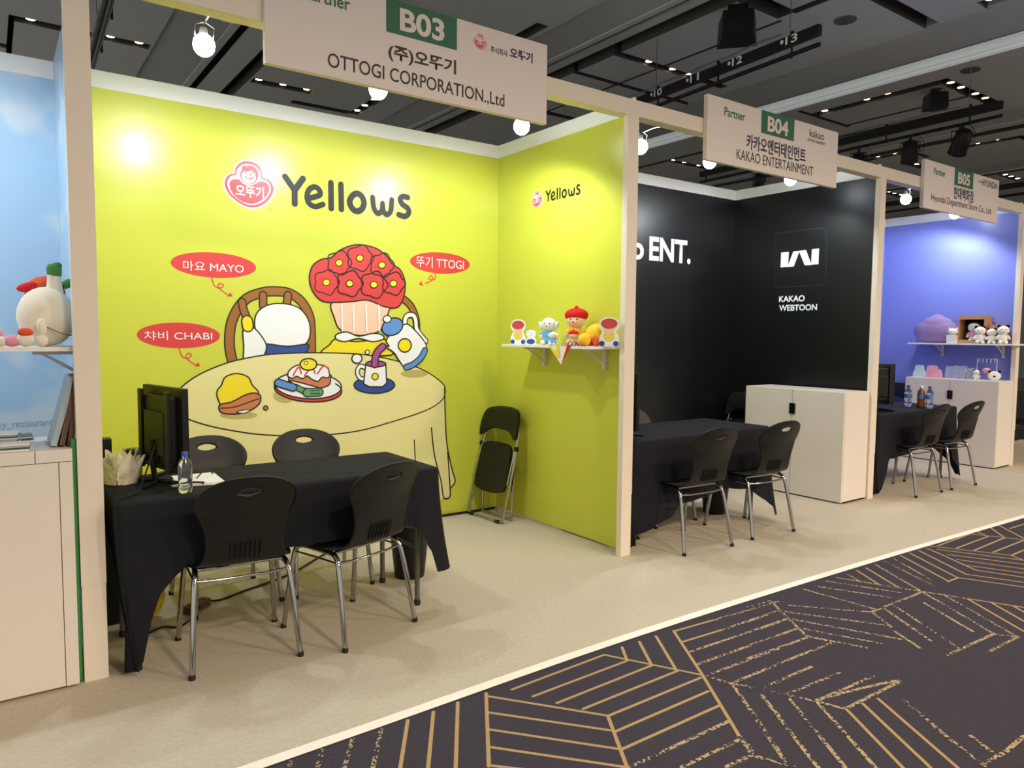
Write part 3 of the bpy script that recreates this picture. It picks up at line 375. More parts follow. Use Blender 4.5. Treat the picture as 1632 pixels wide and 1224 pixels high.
w_sv = wall('wall_side_violet', 9.345, 9.357, 3.40, YB+.02, 2.83, 'violet_vinyl', 'violet blue side wall'); band('b', 9.341, 9.361, 3.40, YB-.004, w_sv)
w_bb = wall('wall_back_blue', -2.65, .345, YB, YB+.02, 2.83, 'blue_poster', 'sky blue printed back wall'); band('b', -2.65, .345, YB-.004, YB+.03, w_bb)
w_sb = wall('wall_side_blue', .345, .359, 3.40, YB+.02, HT, 'blue_poster', 'sky blue side wall')
b = MB(); b.box(.3595, .3608, 3.40, YB, .012, 2.83, 'yellow_vinyl'); b.build('yellow_lining', w_sb); band('b', .3592, .364, 3.40, YB-.004, w_sb)
w_be = wall('wall_back_grey', 9.361, 12.3, YB, YB+.02, HT, 'white_band', 'pale grey back wall')
for i, k in enumerate(range(5)):
    x1 = .3607 + 3*k; x0 = x1-.0867; b = MB(); b.rbox(x0, x1, YF, 3.40, 0, 2.795, 'frame_white', .002)
    b.rbox(x0-.0015, x1+.0015, YF-.0022, 3.397, .40 + (.0 if i else .0), 2.795, 'frame_white', .001)
    struct(b, 'post_%s' % ('left', 'between_yellow_and_black', 'between_black_and_violet', 'right', 'far_right')[i])
b = MB(); b.box(30, 30.1, -10, 40, 0, 5.42, 'ceil_bulk'); struct(b, 'wall_far', 'grey far wall of the hall')
b = MB(); b.rbox(-2.7, 12.4, YF, 3.44, 2.795, 2.893, 'frame_white', .003); struct(b, 'beam_front')

# ------------------------------------------------------------------ printing on the walls
FB = frame((0, YB, 0), (1,0,0), (0,-1,0)); FS = frame((3.362, 0, 0), (0,-1,0), (-1,0,0)); FC = frame((6.338, 0, 0), (0,-1,0), (-1,0,0)); FSG = frame((0, 3.32, 0), (1,0,0), (0,-1,0))
BASES = dict(chair_drawing=.0004, bowl_drawing=.0026, bottle_drawing=.0036, flower_vase_drawing=.0026, tablecloth_drawing=.0056, kettle_drawing=.0076, mug_drawing=.0076, plate_drawing=.0076, bun_drawing=.0076)
for k, base in BASES.items():
    Art(FB, base=base).run(ART[k]).build(k, w_by)
for k, t in (('mayo', '마요 MAYO'), ('chabi', '챠비 CHABI'), ('ttogi', '뚜기 TTOGI')):
    o = Art(FB).run(ART['bubble_'+k]).build('name_bubble', w_by); letters(t, FB, TXT[k], 'white', 'lettering', o, .0, .003)
def logo_center():
    xs = [p[0]/1000 for pr in ART['logo'][1:2] for p in pr[2]]; zs = [p[1]/1000 for pr in ART['logo'][1:2] for p in pr[2]]; return min(xs), min(zs), max(xs), max(zs)
LB = logo_center()
def put_logo(fr, box, parent, lift=.0006, reg=True):
    sx = (box[3]-box[1])/(LB[3]-LB[1]); off = (box[0]-LB[0]*sx, box[1]-LB[1]*sx)
    a = Art(fr, sx, off, base=lift); prims = ART['logo'] if reg else ART['logo'][1:]; a.run(prims); o = a.build('logo', parent)
    q = TXT['logo']; letters('오뚜기', fr, (off[0]+q[0]*sx, off[1]+q[1]*sx, off[0]+q[2]*sx, off[1]+q[3]*sx), 'white', 'logo_lettering', o, .02, lift+.0045)
    q = TXT['reg']; letters('®', fr, (off[0]+q[0]*sx, off[1]+q[1]*sx, off[0]+q[2]*sx, off[1]+q[3]*sx), 'orange_ink', 'registered_mark', o, 0, lift+.001)
put_logo(FB, LB, w_by)
Art(FB, base=.001).run(ART['yellows']).build('brand_lettering', w_by)
q = TXT['small_logo']; put_logo(FS, (q[0], q[1]+.006, q[2], q[3]-.004), w_sy)
ys = [p[1]/1000 for pr in ART['yellows'] for p in pr[2]]; xs = [p[0]/1000 for pr in ART['yellows'] for p in pr[2]]
q = TXT['small_yel']; k = (q[2]-q[0])/(max(xs)-min(xs)+.09); Art(FS, k, (q[0]+.045*k-min(xs)*k, q[1]+.045*k-min(ys)*k), base=.001).run(ART['yellows']).build('brand_lettering', w_sy)
q = TXT['ent']; letters('ENT.', FB, q, 'white', 'lettering', w_bk, .03, .001); letters('o', FB, (4.858,) + tuple(TXT['o'][1:]), 'white', 'lettering', w_bk, .03, .001)
Art(FC).run(ART['webtoon']).build('app_mark', w_sk)
letters('KAKAO', FC, TXT['kakao'], 'white', 'lettering', w_sk, .028); letters('WEBTOON', FC, TXT['webtoon'], 'white', 'lettering', w_sk, .028)
letters('@ky_restaurant', FB, (-.02, .875, .283, .93), 'poster_grey', 'lettering', w_bb, 0)

# ------------------------------------------------------------------ hanging booth signs
def sign(x0, no, label):
    t = thing('booth_sign', label, 'sign', (0,0,0), 0, 'booth number signs on the front beam')
    b = MB(); b.rbox(x0, x0+1.57, 3.3205, 3.353, 2.612, 3.045, 'sign_board', .002); b.build('board', t)
    a = Art(FSG); a.fill('sign_green', [(x0+.582, 2.884), (x0+.98, 2.884), (x0+.98, 3.044), (x0+.582, 3.044)]); a.build('number_plate', t)
    letters(no, FSG, (x0+.655, 2.906, x0+.905, 3.015), 'sign_board', 'number', t, .03, .0015)
    letters('Partner', FSG, (x0+.172, 2.931, x0+.398, 2.99), 'partner_green', 'lettering', t, .015); return t
def sl(t, txt, key, m_='ink_sign', bold=.0, off=0, nm='lettering'): letters(txt, FSG, TXT[key], m_, nm, t, bold)
t = sign(1.03, 'B03', 'large pale booth sign reading B03 above the yellow booth')
sl(t, '(주)오뚜기', 'b03_kr', 'ink', .025); letters('OTTOGI CORPORATION.,Ltd', FSG, (1.316, 2.645, 2.309, 2.72), 'ink_sign', 'lettering', t, .004)
put_logo(FSG, (2.111, 2.922, 2.204, 3.0), t, reg=False); sl(t, '주식회사', 'b03_co', 'navy_ink', .01); sl(t, '오뚜기', 'b03_co2', 'navy_ink', .03)
t = sign(3.967, 'B04', 'pale booth sign reading B04 above the black booth')
sl(t, '카카오엔터테인먼트', 'b04_kr', 'navy_ink', .02); sl(t, 'KAKAO ENTERTAINMENT', 'b04_en', 'ink_sign', .0); sl(t, 'kakao', 'b04_kakao', 'ink_sign'); sl(t, 'ENTERTAINMENT', 'b04_ent', 'ink_sign')
t = sign(6.955, 'B05', 'pale booth sign reading B05 above the violet booth')
sl(t, '현대백화점', 'b05_kr', 'navy_ink', .02); sl(t, 'Hyundai Department Store Co., Ltd.', 'b05_en', 'ink_sign', .002); sl(t, 'HYUNDAI', 'b05_hy', 'ink_sign', .008); sl(t, 'THE', 'b05_the', 'ink_sign')

# ------------------------------------------------------------------ arm spotlights behind the beam
LED = (0.86, 0.94, 1.0); LED_W = 28
def arm_lamp(x, y, z, label):
    t = thing('arm_spotlight', label, 'lamp', (x, y, z), 0, 'white arm spotlights on the front beam')
    by = 3.45-y; bz = 2.83-z
    b = MB(); b.rbox(-.03, .03, by-.012, by+.012, bz-.03, bz+.03, 'steel', .004); b.build('clamp', t)
    b = MB(); b.tube(crom([(0, by, bz), (.0, by*.66, bz+.05), (.005, by*.33, .11), (0, -.02, .10)], False, 5), .006, 'chrome'); b.tube([(-.045, -.005, .035), (-.045, -.02, .085), (0, -.02, .105), (.045, -.02, .085), (.045, -.005, .035)], .004, 'chrome'); b.build('arm', t)
    d = Vector((0, -.06, -1)).normalized(); q = Vector((0,0,-1)).rotation_difference(d).to_matrix()
    b = MB(); b.lathe([(.012, .085), (.018, .08), (.022, .055), (.04, .02), (.046, 0.0), (.046, -.006)], 'bracket', 20, mtx=q); b.build('lamp_housing', t)
    b = MB(); b.ell((0,0,0), (.052, .052, .055), 'lamp_white', 16, q); b.build('lens', t)
    ld = bpy.data.lights.new('spotlight_beam', 'SPOT'); ld.energy = LED_W; ld.color = LED; ld.spot_size = R(172); ld.spot_blend = .45; ld.shadow_soft_size = .05
    lo = bpy.data.objects.new('spotlight_beam', ld); COL.objects.link(lo); lo.parent = t; lo.location = d*.11
    lo.rotation_euler = Vector((0,0,-1)).rotation_difference(Vector((0, .34, -.94)).normalized()).to_euler()
    return t
for x, y, z, l in ((.911, 3.9, 2.836, 'arm spotlight nearest the left post of the yellow booth'), (1.843, 3.9, 2.804, 'arm spotlight peeking below the middle of the B03 sign'), (2.85, 3.9, 2.770, 'arm spotlight below the right end of the B03 sign'),
    (3.93, 3.9, 2.805, 'arm spotlight beside the post between yellow and black booths'), (4.70, 3.9, 2.805, 'arm spotlight at the left edge of the B04 sign'), (5.78, 3.9, 2.805, 'arm spotlight below the right half of the B04 sign'),
    (7.80, 3.9, 2.86, 'arm spotlight between the B04 and B05 signs'), (8.90, 3.9, 2.82, 'arm spotlight below the B05 sign'), (-1.4, 3.9, 2.83, 'arm spotlight of the sky blue booth farther from the post'), (-.45, 3.9, 2.83, 'added unseen arm spotlight brightening the sky blue booth nearer the post')):  # the last spotlight is added out of view to lighten the blue walls
    arm_lamp(x, y, z, l)
# ------------------------------------------------------------------ moulded chairs
def shell():
    prof = [(.225,.425,.175), (.222,.448,.195), (.19,.458,.212), (.10,.448,.222), (0,.438,.224), (-.10,.437,.217), (-.155,.445,.195), (-.192,.475,.172), (-.212,.53,.160), (-.232,.60,.167), (-.255,.665,.185), (-.272,.71,.202), (-.290,.75,.202), (-.305,.785,.182), (-.317,.812,.148), (-.325,.830,.105), (-.329,.840,.06), (-.330,.843,.02)]
    P = crom(prof, False, 4); nu = 24; mb = MB(); T = .008
    grid = []
    for i, (y, z, hw) in enumerate(P):
        t = i/(len(P)-1); row = []
        a = P[max(i-1,0)]; c = P[min(i+1,len(P)-1)]; ty, tz = c[0]-a[0], c[1]-a[1]; L = math.hypot(ty, tz) or 1; ny, nz = tz/L, -ty/L   # normal: front/up side
        if ny*0+nz < 0 and t < .4: ny, nz = -ny, -nz
        back = max(0, min(1, (t-.45)/.15))
        for k in range(nu+1):
            u = -1+2*k/nu; cv = (.045*back + .012*(1-back))*u*u*(hw/.22)**2
            row.append(Vector((u*hw, y + cv*back, z + cv*(1-back))))
        grid.append(row)
    hc = Vector((0, .780)); hw_, hh = .050, .017
    R_ = len(grid); n1 = nu+1
    inside = lambda v, s=1.0: v.z > .7 and (v.x/(hw_*s))**2 + ((v.z-hc.y)/(hh*s))**2 < 1
    dead = set()
    for i in range(R_-1):
        for k in range(nu):
            c = (grid[i][k]+grid[i+1][k+1]+grid[i][k+1]+grid[i+1][k])/4
            if inside(c, 1.05): dead.add((i, k))
    for (i, k) in list(dead):
        for di in (0, 1):
            for dk in (0, 1):
                adj = [(i+di-1+a, k+dk-1+b_) for a in (0, 1) for b_ in (0, 1)]
                if any(q not in dead for q in adj):
                    v = grid[i+di][k+dk]; an = math.atan2((v.z-hc.y)/hh, v.x/hw_); v.x = hw_*math.cos(an); v.z = hc.y + hh*math.sin(an)
    vs = [v for r_ in grid for v in r_]
    fs = [(i*n1+k, i*n1+k+1, (i+1)*n1+k+1, (i+1)*n1+k) for i in range(R_-1) for k in range(nu) if (i, k) not in dead]
    mb.add(vs, fs, 'black_plastic', True)
    me = bpy.data.meshes.new('tmp'); me.from_pydata(mb.v, [], mb.f); bm = bmesh.new(); bm.from_mesh(me); bmesh.ops.recalc_face_normals(bm, faces=bm.faces[:])
    bmesh.ops.solidify(bm, geom=bm.faces[:], thickness=T); bm.verts.index_update()
    out = MB(); out.add([v.co.copy() for v in bm.verts], [tuple(v.index for v in f.verts) for f in bm.faces], 'black_plastic', True); bm.free()
    for k in range(7): x = -.06+.02*k; out.tube([(x, -.205, .47), (x, -.218, .50), (x, -.232, .545)], .004, 'black_plastic', 6)
    return out
def make_chair(label, loc, rz, group):
    t = thing('moulded_chair', label, 'chair', loc, rz, group)
    shell().build('seat_shell', t)
    for sx in (-1, 1):
        b = MB(); b.tube(crom([(sx*.218, .225, .012), (sx*.205, .195, .22), (sx*.192, .172, .37), (sx*.186, .150, .408), (sx*.182, .105, .420), (sx*.180, 0, .418)], False, 4), .0122, 'chrome', 10); l = b.build('leg', t)
        b = MB(); b.lathe([(.0135, 0), (.014, .012), (.012, .022)], 'rubber', 12, (sx*.219, .226, 0)); b.build('foot_cap', l)
        b = MB(); b.tube(crom([(sx*.222, -.225, .012), (sx*.210, -.19, .20), (sx*.198, -.155, .36), (sx*.190, -.130, .405), (sx*.184, -.085, .418), (sx*.180, .004, .418)], False, 4), .0122, 'chrome', 10); l = b.build('leg', t)
        b = MB(); b.lathe([(.0135, 0), (.014, .012), (.012, .022)], 'rubber', 12, (sx*.223, -.226, 0)); b.build('foot_cap', l)
    b = MB()
    for y in (-.10, .11): b.tube([(-.182, y, .418), (.182, y, .418)], .009, 'chrome', 8)
    b.tube([(-.196, -.146, .382), (-.10, -.150, .376), (.10, -.150, .376), (.196, -.146, .382)], .0065, 'chrome', 8)
    for sx in (-1, 1): b.tube([(sx*.195, -.146, .382), (sx*.196, .0, .386), (sx*.193, .168, .384)], .005, 'chrome', 8)
    b.build('seat_frame', t); return t
GY = 'black moulded chairs round the tables'
c0 = make_chair('black moulded chair with chrome legs before the yellow booth table, nearer the left post', (.875, 3.345, 0), R(-4), GY)
dup(c0, (1.40, 3.31, 0), R(18), 'black moulded chair turned askew in front of the yellow booth table, beside the trash bin')
dup(c0, (1.00, 4.03, 0), R(183), 'black moulded chair behind the yellow booth table, next to the monitor')
dup(c0, (1.53, 4.02, 0), R(178), 'black moulded chair behind the middle of the yellow booth table')
dup(c0, (3.875, 3.35, 0), R(-4), 'black moulded chair in front of the black booth table, nearer the post')
dup(c0, (4.565, 3.335, 0), R(-4), 'black moulded chair in front of the black booth table, nearer the white cabinet')
dup(c0, (4.20, 3.94, 0), R(180), 'black moulded chair behind the black booth table')
dup(c0, (6.93, 3.36, 0), R(-2), 'black moulded chair in front of the violet booth table, nearer the post')
dup(c0, (7.56, 3.33, 0), R(-3), 'black moulded chair in front of the violet booth table, nearer the bottles')
dup(c0, (7.25, 4.18, 0), R(180), 'black moulded chair behind the violet booth table')
dup(c0, (9.98, 3.55, 0), R(0), 'black moulded chair beyond the right post of the violet booth, cut by the frame')

# ------------------------------------------------------------------ folding tables and their cloths
def table(x0, x1, y0, y1, label):
    t = thing('folding_table', label, 'table', ((x0+x1)/2, (y0+y1)/2, 0), 0, 'folding tables under black cloths'); hx, hy = (x1-x0)/2, (y1-y0)/2
    b = MB(); b.rbox(-hx+.012, hx-.012, -hy+.012, hy-.012, .705, .730, 'leg_grey', .004); b.build('tabletop', t)
    for sx in (-1, 1):
        for sy in (-1, 1):
            px, py = sx*(hx-.07), sy*(hy-.09); b = MB(); b.tube(crom([(px, py, .012), (px, py, .40), (px, py, .60), (px-sx*.05, py, .69), (px-sx*.12, py, .704)], False, 4), .0135, 'leg_grey', 10); l = b.build('leg', t)
            b = MB(); b.lathe([(.017, 0), (.018, .02), (.014, .03)], 'rubber', 12, (px, py, 0)); b.build('foot_cap', l)
        b = MB(); b.tube([(sx*(hx-.07), -hy+.09, .30), (sx*(hx-.07), hy-.09, .30)], .009, 'leg_grey', 8); b.build('cross_bar', t)
    return t
def tablecloth(x0, x1, y0, y1, hem, label, seed=1, zt=.740):
    """hem(s, side) gives how far the cloth hangs; s runs 0..1 along each side (front, right, back, left)"""
    rnd = random.Random(seed); cx, cy = (x0+x1)/2, (y0+y1)/2; rad = .03; cols = []
    def side(a, c, nrm, n, idx):
        for i in range(n): t = i/n; cols.append((Vector(a).lerp(Vector(c), t), Vector(nrm), t, idx))
    x0i, x1i, y0i, y1i = x0+rad, x1-rad, y0+rad, y1-rad
    def corner(c, a0, idx):
        for i in range(5): an = a0 + math.pi/2*i/5; d = Vector((math.cos(an), math.sin(an))); cols.append((Vector(c)+d*rad, d, 0, idx+.5))
    side((x0i, y0), (x1i, y0), (0,-1), 60, 0); corner((x1i, y0i), -math.pi/2, 0); side((x1, y0i), (x1, y1i), (1,0), 26, 1); corner((x1i, y1i), 0, 1)
    side((x1i, y1), (x0i, y1), (0,1), 60, 2); corner((x0i, y1i), math.pi/2, 2); side((x0, y1i), (x0, y0i), (-1,0), 26, 3); corner((x0i, y0i), math.pi, 3)
    N = len(cols); ph = [rnd.uniform(0, 6.28) for _ in range(6)]; rows = 16; vs = []
    for j in range(rows+1):
        t = j/rows
        for i, (p, nr, s, idx) in enumerate(cols):
            L = hem(s, idx); sarc = i/N*2*math.pi
            f = .5*math.sin(11*sarc+ph[0]) + .35*math.sin(23*sarc+ph[1]) + .25*math.sin(37*sarc+ph[2])
            cnr = 1.0 if idx % 1 else max(0, 1-min(s, 1-s)*7)
            out = .004 + t*(.016 + .020*f*t + .05*cnr*t)
            lf = 1.0 if idx in (3, 3.5, 2.5) else max(0, 1-s*6) if idx == 0 else max(0, (s-.85)*6) if idx == 2 else 0
            out = out*(1-lf) + lf*(.004 + .006*f*t - .07*t*t)
            tx = Vector((-nr.y, nr.x))*(.02*t*math.sin(17*sarc+ph[3]))
            z = zt - L*t; q = p + nr*out + tx
            if z < .012: z = .012 + .008*abs(math.sin(9*sarc+j*.8))
            if j == 0: z = zt; q = p - nr*.006
            if j == 1: q = p + nr*.004; z = zt - .012
            vs.append((q.x, q.y, z))
    fs = [(j*N+i, j*N+(i+1) % N, (j+1)*N+(i+1) % N, (j+1)*N+i) for j in range(rows) for i in range(N)]
    # top: shrinking rings with faint creases
    prev = [i for i in range(N)]; o = len(vs); K = 8
    for k in range(1, K+1):
        q = 1-k/(K+.4)
        for i in range(N):
            p = cols[i][0]; x = cx+(p.x-cx)*q; y = cy+(p.y-cy)*q
            vs.append((x, y, zt + .0035*max(0, math.sin(9*x+14*y+ph[4]))**6 + .003*max(0, math.sin(-7*x+16*y+ph[5]))**8))
        cur = [o+(k-1)*N+i for i in range(N)]; fs += [(prev[i], cur[i], cur[(i+1) % N], prev[(i+1) % N]) for i in range(N)]; prev = cur
    b = MB(); b.add(vs, fs, 'black_cloth', True); b.add([vs[i] for i in prev], [tuple(range(N))], 'black_cloth', True)
    o_ = b.build('tablecloth'); return tag(o_, label, 'tablecloth', 'black tablecloths')
def lerp_tab(tab, s):
    for (a, va), (c, vc) in zip(tab, tab[1:]):
        if s <= c: return va + (vc-va)*(s-a)/(c-a)
    return tab[-1][1]
def hem_y(s, idx):
    if idx == 0: return lerp_tab([(0, .735), (.045, .735), (.075, .42), (.11, .34), (.16, .29), (.26, .32), (.45, .29), (.62, .285), (.84, .26), (.93, .30), (1, .46)], s)
    if idx == .5: return .53
    if idx == 1: return lerp_tab([(0, .50), (.15, .34), (.5, .30), (1, .42)], s)
    if idx == 3: return lerp_tab([(0, .40), (.3, .34), (.6, .60), (.8, .735), (1, .735)], s)
    if idx == 3.5: return .735
    return .26
table(.40, 1.87, 3.27, 3.87, 'grey folding table under the black cloth in the yellow booth')
tablecloth(.395, 1.878, 3.262, 3.878, hem_y, 'black cloth draped over the yellow booth table, under the monitor', 3)
def hem_k(s, idx):
    if idx == 0: return lerp_tab([(0, .66), (.1, .62), (.3, .48), (.66, .42), (.85, .46), (1, .60)], s)
    if idx == .5: return .68
    if idx == 1: return lerp_tab([(0, .64), (.2, .5), (.6, .45), (1, .5)], s)
    if idx == 3.5: return .72
    return .26
table(3.42, 4.87, 3.40, 4.02, 'grey folding table under the black cloth in the black booth')
tablecloth(3.415, 4.878, 3.392, 4.028, hem_k, 'black cloth draped over the black booth table', 5)
def hem_v(s, idx):
    if idx == 0: return lerp_tab([(0, .735), (.06, .72), (.12, .42), (.5, .36), (.85, .40), (1, .62)], s)
    if idx == .5: return .70
    if idx == 1: return lerp_tab([(0, .66), (.3, .45), (1, .45)], s)
    if idx == 3: return lerp_tab([(0, .5), (1, .735)], s)
    if idx == 3.5: return .74
    return .26
table(6.44, 7.93, 3.37, 4.00, 'grey folding table under the black cloth in the violet booth')
tablecloth(6.43, 7.938, 3.362, 4.008, hem_v, 'black cloth draped over the violet booth table, under the bottles', 8)
table(9.55, 11.0, 3.85, 4.45, 'grey folding table beyond the right post'); tablecloth(9.545, 11.008, 3.842, 4.458, lambda s, i: .62, 'black cloth draped over the table beyond the right post', 9)

# ------------------------------------------------------------------ monitors
def monitor(loc, rz, label, wd=.54):
    t = thing('monitor', label, 'monitor', loc, rz, 'black monitors on the booth tables'); hw = wd/2
    b = MB(); b.rbox(-hw, hw, -.022, .006, .055, .44, 'black_plastic', .005); b.build('panel', t)
    b = MB(); b.rbox(-hw+.012, hw-.012, -.0245, -.021, .072, .428, 'black_gloss', .001); b.build('screen', t)
    b = MB(); b.rbox(-hw+.05, hw-.05, .005, .034, .09, .40, 'black_plastic', .01); b.rbox(-.11, .11, .033, .046, .13, .33, 'black_plastic', .008); b.build('rear_housing', t)
    for x in (-.34*wd, .34*wd): b = MB(); b.rbox(x-.018, x+.018, .034, .05, .06, .425, 'black_metal', .003); b.build('mount_rail', t)
    b = MB(); b.tube(crom([(0, .05, .20), (0, .052, .10), (0, .045, .03), (0, .04, .012)], False, 4), .013, 'black_plastic', 8); b.build('stand_neck', t)
    for sx in (-1, 1): b = MB(); b.tube([(sx*.02, .04, .014), (sx*.12, .0, .012), (sx*.20, -.09, .009)], [.011, .010, .008], 'black_plastic', 8); b.tube([(sx*.02, .04, .014), (sx*.08, .10, .012), (sx*.12, .14, .009)], [.011, .010, .008], 'black_plastic', 8); b.build('stand_foot', t)
    return t
mt_ = monitor((.640, 3.63, .741), R(102), 'black monitor seen from behind on the yellow booth table', .43)
monitor((3.475, 3.625, .741), R(-90), 'black monitor edge beside the post on the black booth table', .42)
monitor((6.77, 3.60, .741), R(150), 'black monitor seen from behind on the violet booth table', .40)
b = MB(); b.tube(crom([(.60, 3.56, .95), (.55, 3.50, .84), (.50, 3.42, .752), (.47, 3.37, .750), (.41, 3.30, .752)], False, 5), .004, 'black_plastic', 6)
tag(b.build('monitor_cable'), 'black cable looping from the monitor down to the yellow booth tablecloth', 'cable')

# ------------------------------------------------------------------ things on and under the tables
def bottle(loc, label, body='clear_plastic', cap='bottle_blue', group='bottles on the violet booth table', lab=True, s=1.0):
    t = thing('plastic_bottle', label, 'bottle', loc, 0, group)
    b = MB(); b.lathe([(r_*s, z*s) for r_, z in ((.024,0),(.030,.004),(.031,.03),(.029,.05),(.031,.07),(.031,.115),(.027,.14),(.014,.158),(.0125,.17))], body, 20); b.build('bottle_body', t)
    b = MB(); b.lathe([(.0145*s, .166*s), (.0145*s, .184*s), (.012*s, .186*s)], cap, 16); b.build('cap', t)
    if lab: b = MB(); b.lathe([(.0313*s, .075*s), (.0316*s, .11*s)], 'bottle_label', 20); b.build('bottle_label', t)
    return t
bottle((.668, 3.335, .741), 'clear water bottle with blue cap on the yellow booth table beside the monitor', group='water bottle', lab=False, s=.95)
bottle((7.46, 3.62, .741), 'clear water bottle with blue cap, left of the tea bottle on the violet booth table', s=1.15)
bottle((7.47, 3.50, .741), 'brown tea bottle with pale cap between the two water bottles', 'tea', 'paper', s=1.15)
bottle((7.47, 3.42, .741), 'clear water bottle with blue cap, right of the tea bottle on the violet booth table', s=1.15)
b = MB(); rq = Matrix.Rotation(R(-14), 3, 'Z')
for k in range(5): b.box(.66+.004*k, .85+.003*k, 3.45, 3.70, .742+.002*k, .7435+.002*k, 'paper', Matrix.Rotation(R(-14+3*k), 3, 'Z'))
tag(b.build('paper_sheets'), 'white paper sheets lying beside the monitor on the yellow booth table', 'paper')
b = MB(); b.tube(crom([(.76, 3.55, .758), (.80, 3.58, .785), (.83, 3.62, .775), (.85, 3.62, .757)], False, 4), .003, 'black_plastic', 6); tag(b.build('cable_end'), 'short black cable arching over the white papers', 'cable')
def tapered_bin(loc, label):
    t = thing('trash_bin', label, 'bin', loc, 0, 'black trash bins under the tables'); b = MB(); b.lathe([(.0, .004), (.085, 0), (.088, .01), (.118, .30), (.125, .31), (.125, .322), (.113, .318), (.083, .015), (0, .012)], 'black_plastic', 28); b.build('bin_body', t); return t
tapered_bin((1.985, 3.80, 0), 'black trash bin standing at the right end of the yellow booth table'); tapered_bin((4.75, 3.80, 0), 'black trash bin under the black booth table')
def crumpled(name, c, rad, m, label, cat, seed, n=26, spike=.5):
    rnd = random.Random(seed); t = bpy.data.objects; b = MB(); vs = []; h = n//2
    lob = [rnd.uniform(.7, 1.3) for _ in range(n)]
    for i in range(h+1):
        th = math.pi*i/h
        for k in range(n):
            ph_ = 2*math.pi*k/n; q = 1 + spike*(.5*math.sin(7*ph_+3*th)+.3*math.sin(13*ph_-2*th)*lob[k]) * math.sin(th)
            up = 1 + .35*spike*math.sin(5*ph_)*max(0, math.cos(th))
            vs.append((c[0]+rad[0]*math.sin(th)*math.cos(ph_)*q, c[1]+rad[1]*math.sin(th)*math.sin(ph_)*q, c[2]+rad[2]*math.cos(th)*up))
    b.add(vs, [(i*n+k, i*n+(k+1) % n, (i+1)*n+(k+1) % n, (i+1)*n+k) for i in range(h) for k in range(n)], m, False)
    return tag(b.build(name), label, cat)
# stand behind the left end of the table carrying the crumpled bag and a box
t = thing('side_crate', 'dark crate behind the left end of the yellow booth table', 'crate', (.47, 4.12, 0)); b = MB(); b.rbox(-.09, .17, -.17, .17, 0, .60, 'black_plastic', .01); b.build('crate_body', t)
t = thing('paper_bag', 'crumpled off-white paper bag beside the left post on the yellow booth side', 'bag', (.475, 3.72, .742))
def petals(seed, rows, m):
    rnd = random.Random(seed); b = MB()
    for k in range(rows):
        an = k*2.4; an += rnd.uniform(-.5, .5); rr_ = .01+.05*(k/rows); hgt = rnd.uniform(.07, .15); wd = rnd.uniform(.02, .05); tw = rnd.uniform(-.03, .03); bx, by = rr_*math.cos(an), rr_*math.sin(an)*1.3; d = Vector((math.cos(an), math.sin(an), 0)); s_ = Vector((-d.y, d.x, 0))
        P = []
        for j in range(6):
            q = j/5; base_ = Vector((bx, by, 0)) + d*(.03*q*q) + s_*(tw*q*q) + Vector((0, 0, hgt*q)); wv = wd*(1-.9*q*q*q)*(1+.25*math.sin(4*q+k))
            P.append([base_ - s_*wv + d*.006*math.sin(5*q+k), base_ + d*.012, base_ + s_*wv - d*.006*math.sin(4*q+k)])
        vs = [v for r_ in P for v in r_]; b.add(vs, [(3*i+j, 3*i+j+1, 3*i+j+4, 3*i+j+3) for i in range(5) for j in (0, 1)], m, True)
    return b
petals(4, 40, 'tissue').build('bag_folds', t)
b = MB(); b.lathe([(.05, 0), (.07, .02), (.075, .06), (.05, .075)], 'tissue', 14); b.build('bag_body', t)
b = MB(); b.rbox(.40, .475, 4.02, 4.10, .60, .905, 'black_plastic', .004); tag(b.build('carton'), 'tall black carton behind the crumpled paper bag', 'box')
t = thing('coffee_cup', 'dark paper cup with black lid behind the crumpled paper bag', 'cup', (.575, 4.05, .60)); b = MB(); b.lathe([(.030, 0), (.042, .225)], 'wood_brown', 18); b.build('cup_body', t); b = MB(); b.lathe([(.045, .222), (.045, .232), (.038, .245), (.0, .246)], 'black_gloss', 18); b.build('lid', t)
crumpled('yellow_bag', (.60, 3.92, .15), (.075, .06, .148), 'yellow_bag', 'yellow plastic bag standing under the left end of the yellow booth table', 'bag', 6, 22, .25)
b = MB(); b.tube(crom([(.57, 3.72, .012), (.64, 3.76, .012), (.70, 3.72, .012), (.78, 3.80, .012), (.84, 3.90, .025)], False, 5), .005, 'black_plastic', 6); tag(b.build('power_cable'), 'black cable lying under the yellow booth table, left of the power strip', 'cable')
t = thing('power_strip', 'brown power strip on the floor under the yellow booth table', 'power strip', (.83, 3.93, 0), R(40)); b = MB(); b.rbox(-.075, .075, -.028, .028, 0, .042, 'wood_brown', .006); b.build('strip_body', t)
for k in range(3): b = MB(); b.lathe([(.014, .042), (.014, .044), (.009, .0445)], 'black_plastic', 12, (-.045+.045*k, 0, 0)); b.build('socket', t)
b = MB(); b.tube(crom([(.88, 3.97, .03), (.95, 3.99, .008), (1.11, 4.06, .008), (1.41, 4.20, .008), (1.85, 4.55, .008), (2.5, 4.84, .008)], False, 5), .006, 'black_plastic', 6); tag(b.build('power_cable'), 'long black cable running from the power strip across the booth floor', 'cable')
b = MB(); b.tube(crom([(1.9, 4.885, .012), (2.4, 4.875, .012), (2.9, 4.885, .012), (3.2, 4.87, .012), (3.33, 4.885, .012)], False, 5), .009, 'black_plastic', 6); tag(b.build('floor_cable'), 'thick black cable along the foot of the yellow back wall', 'cable')

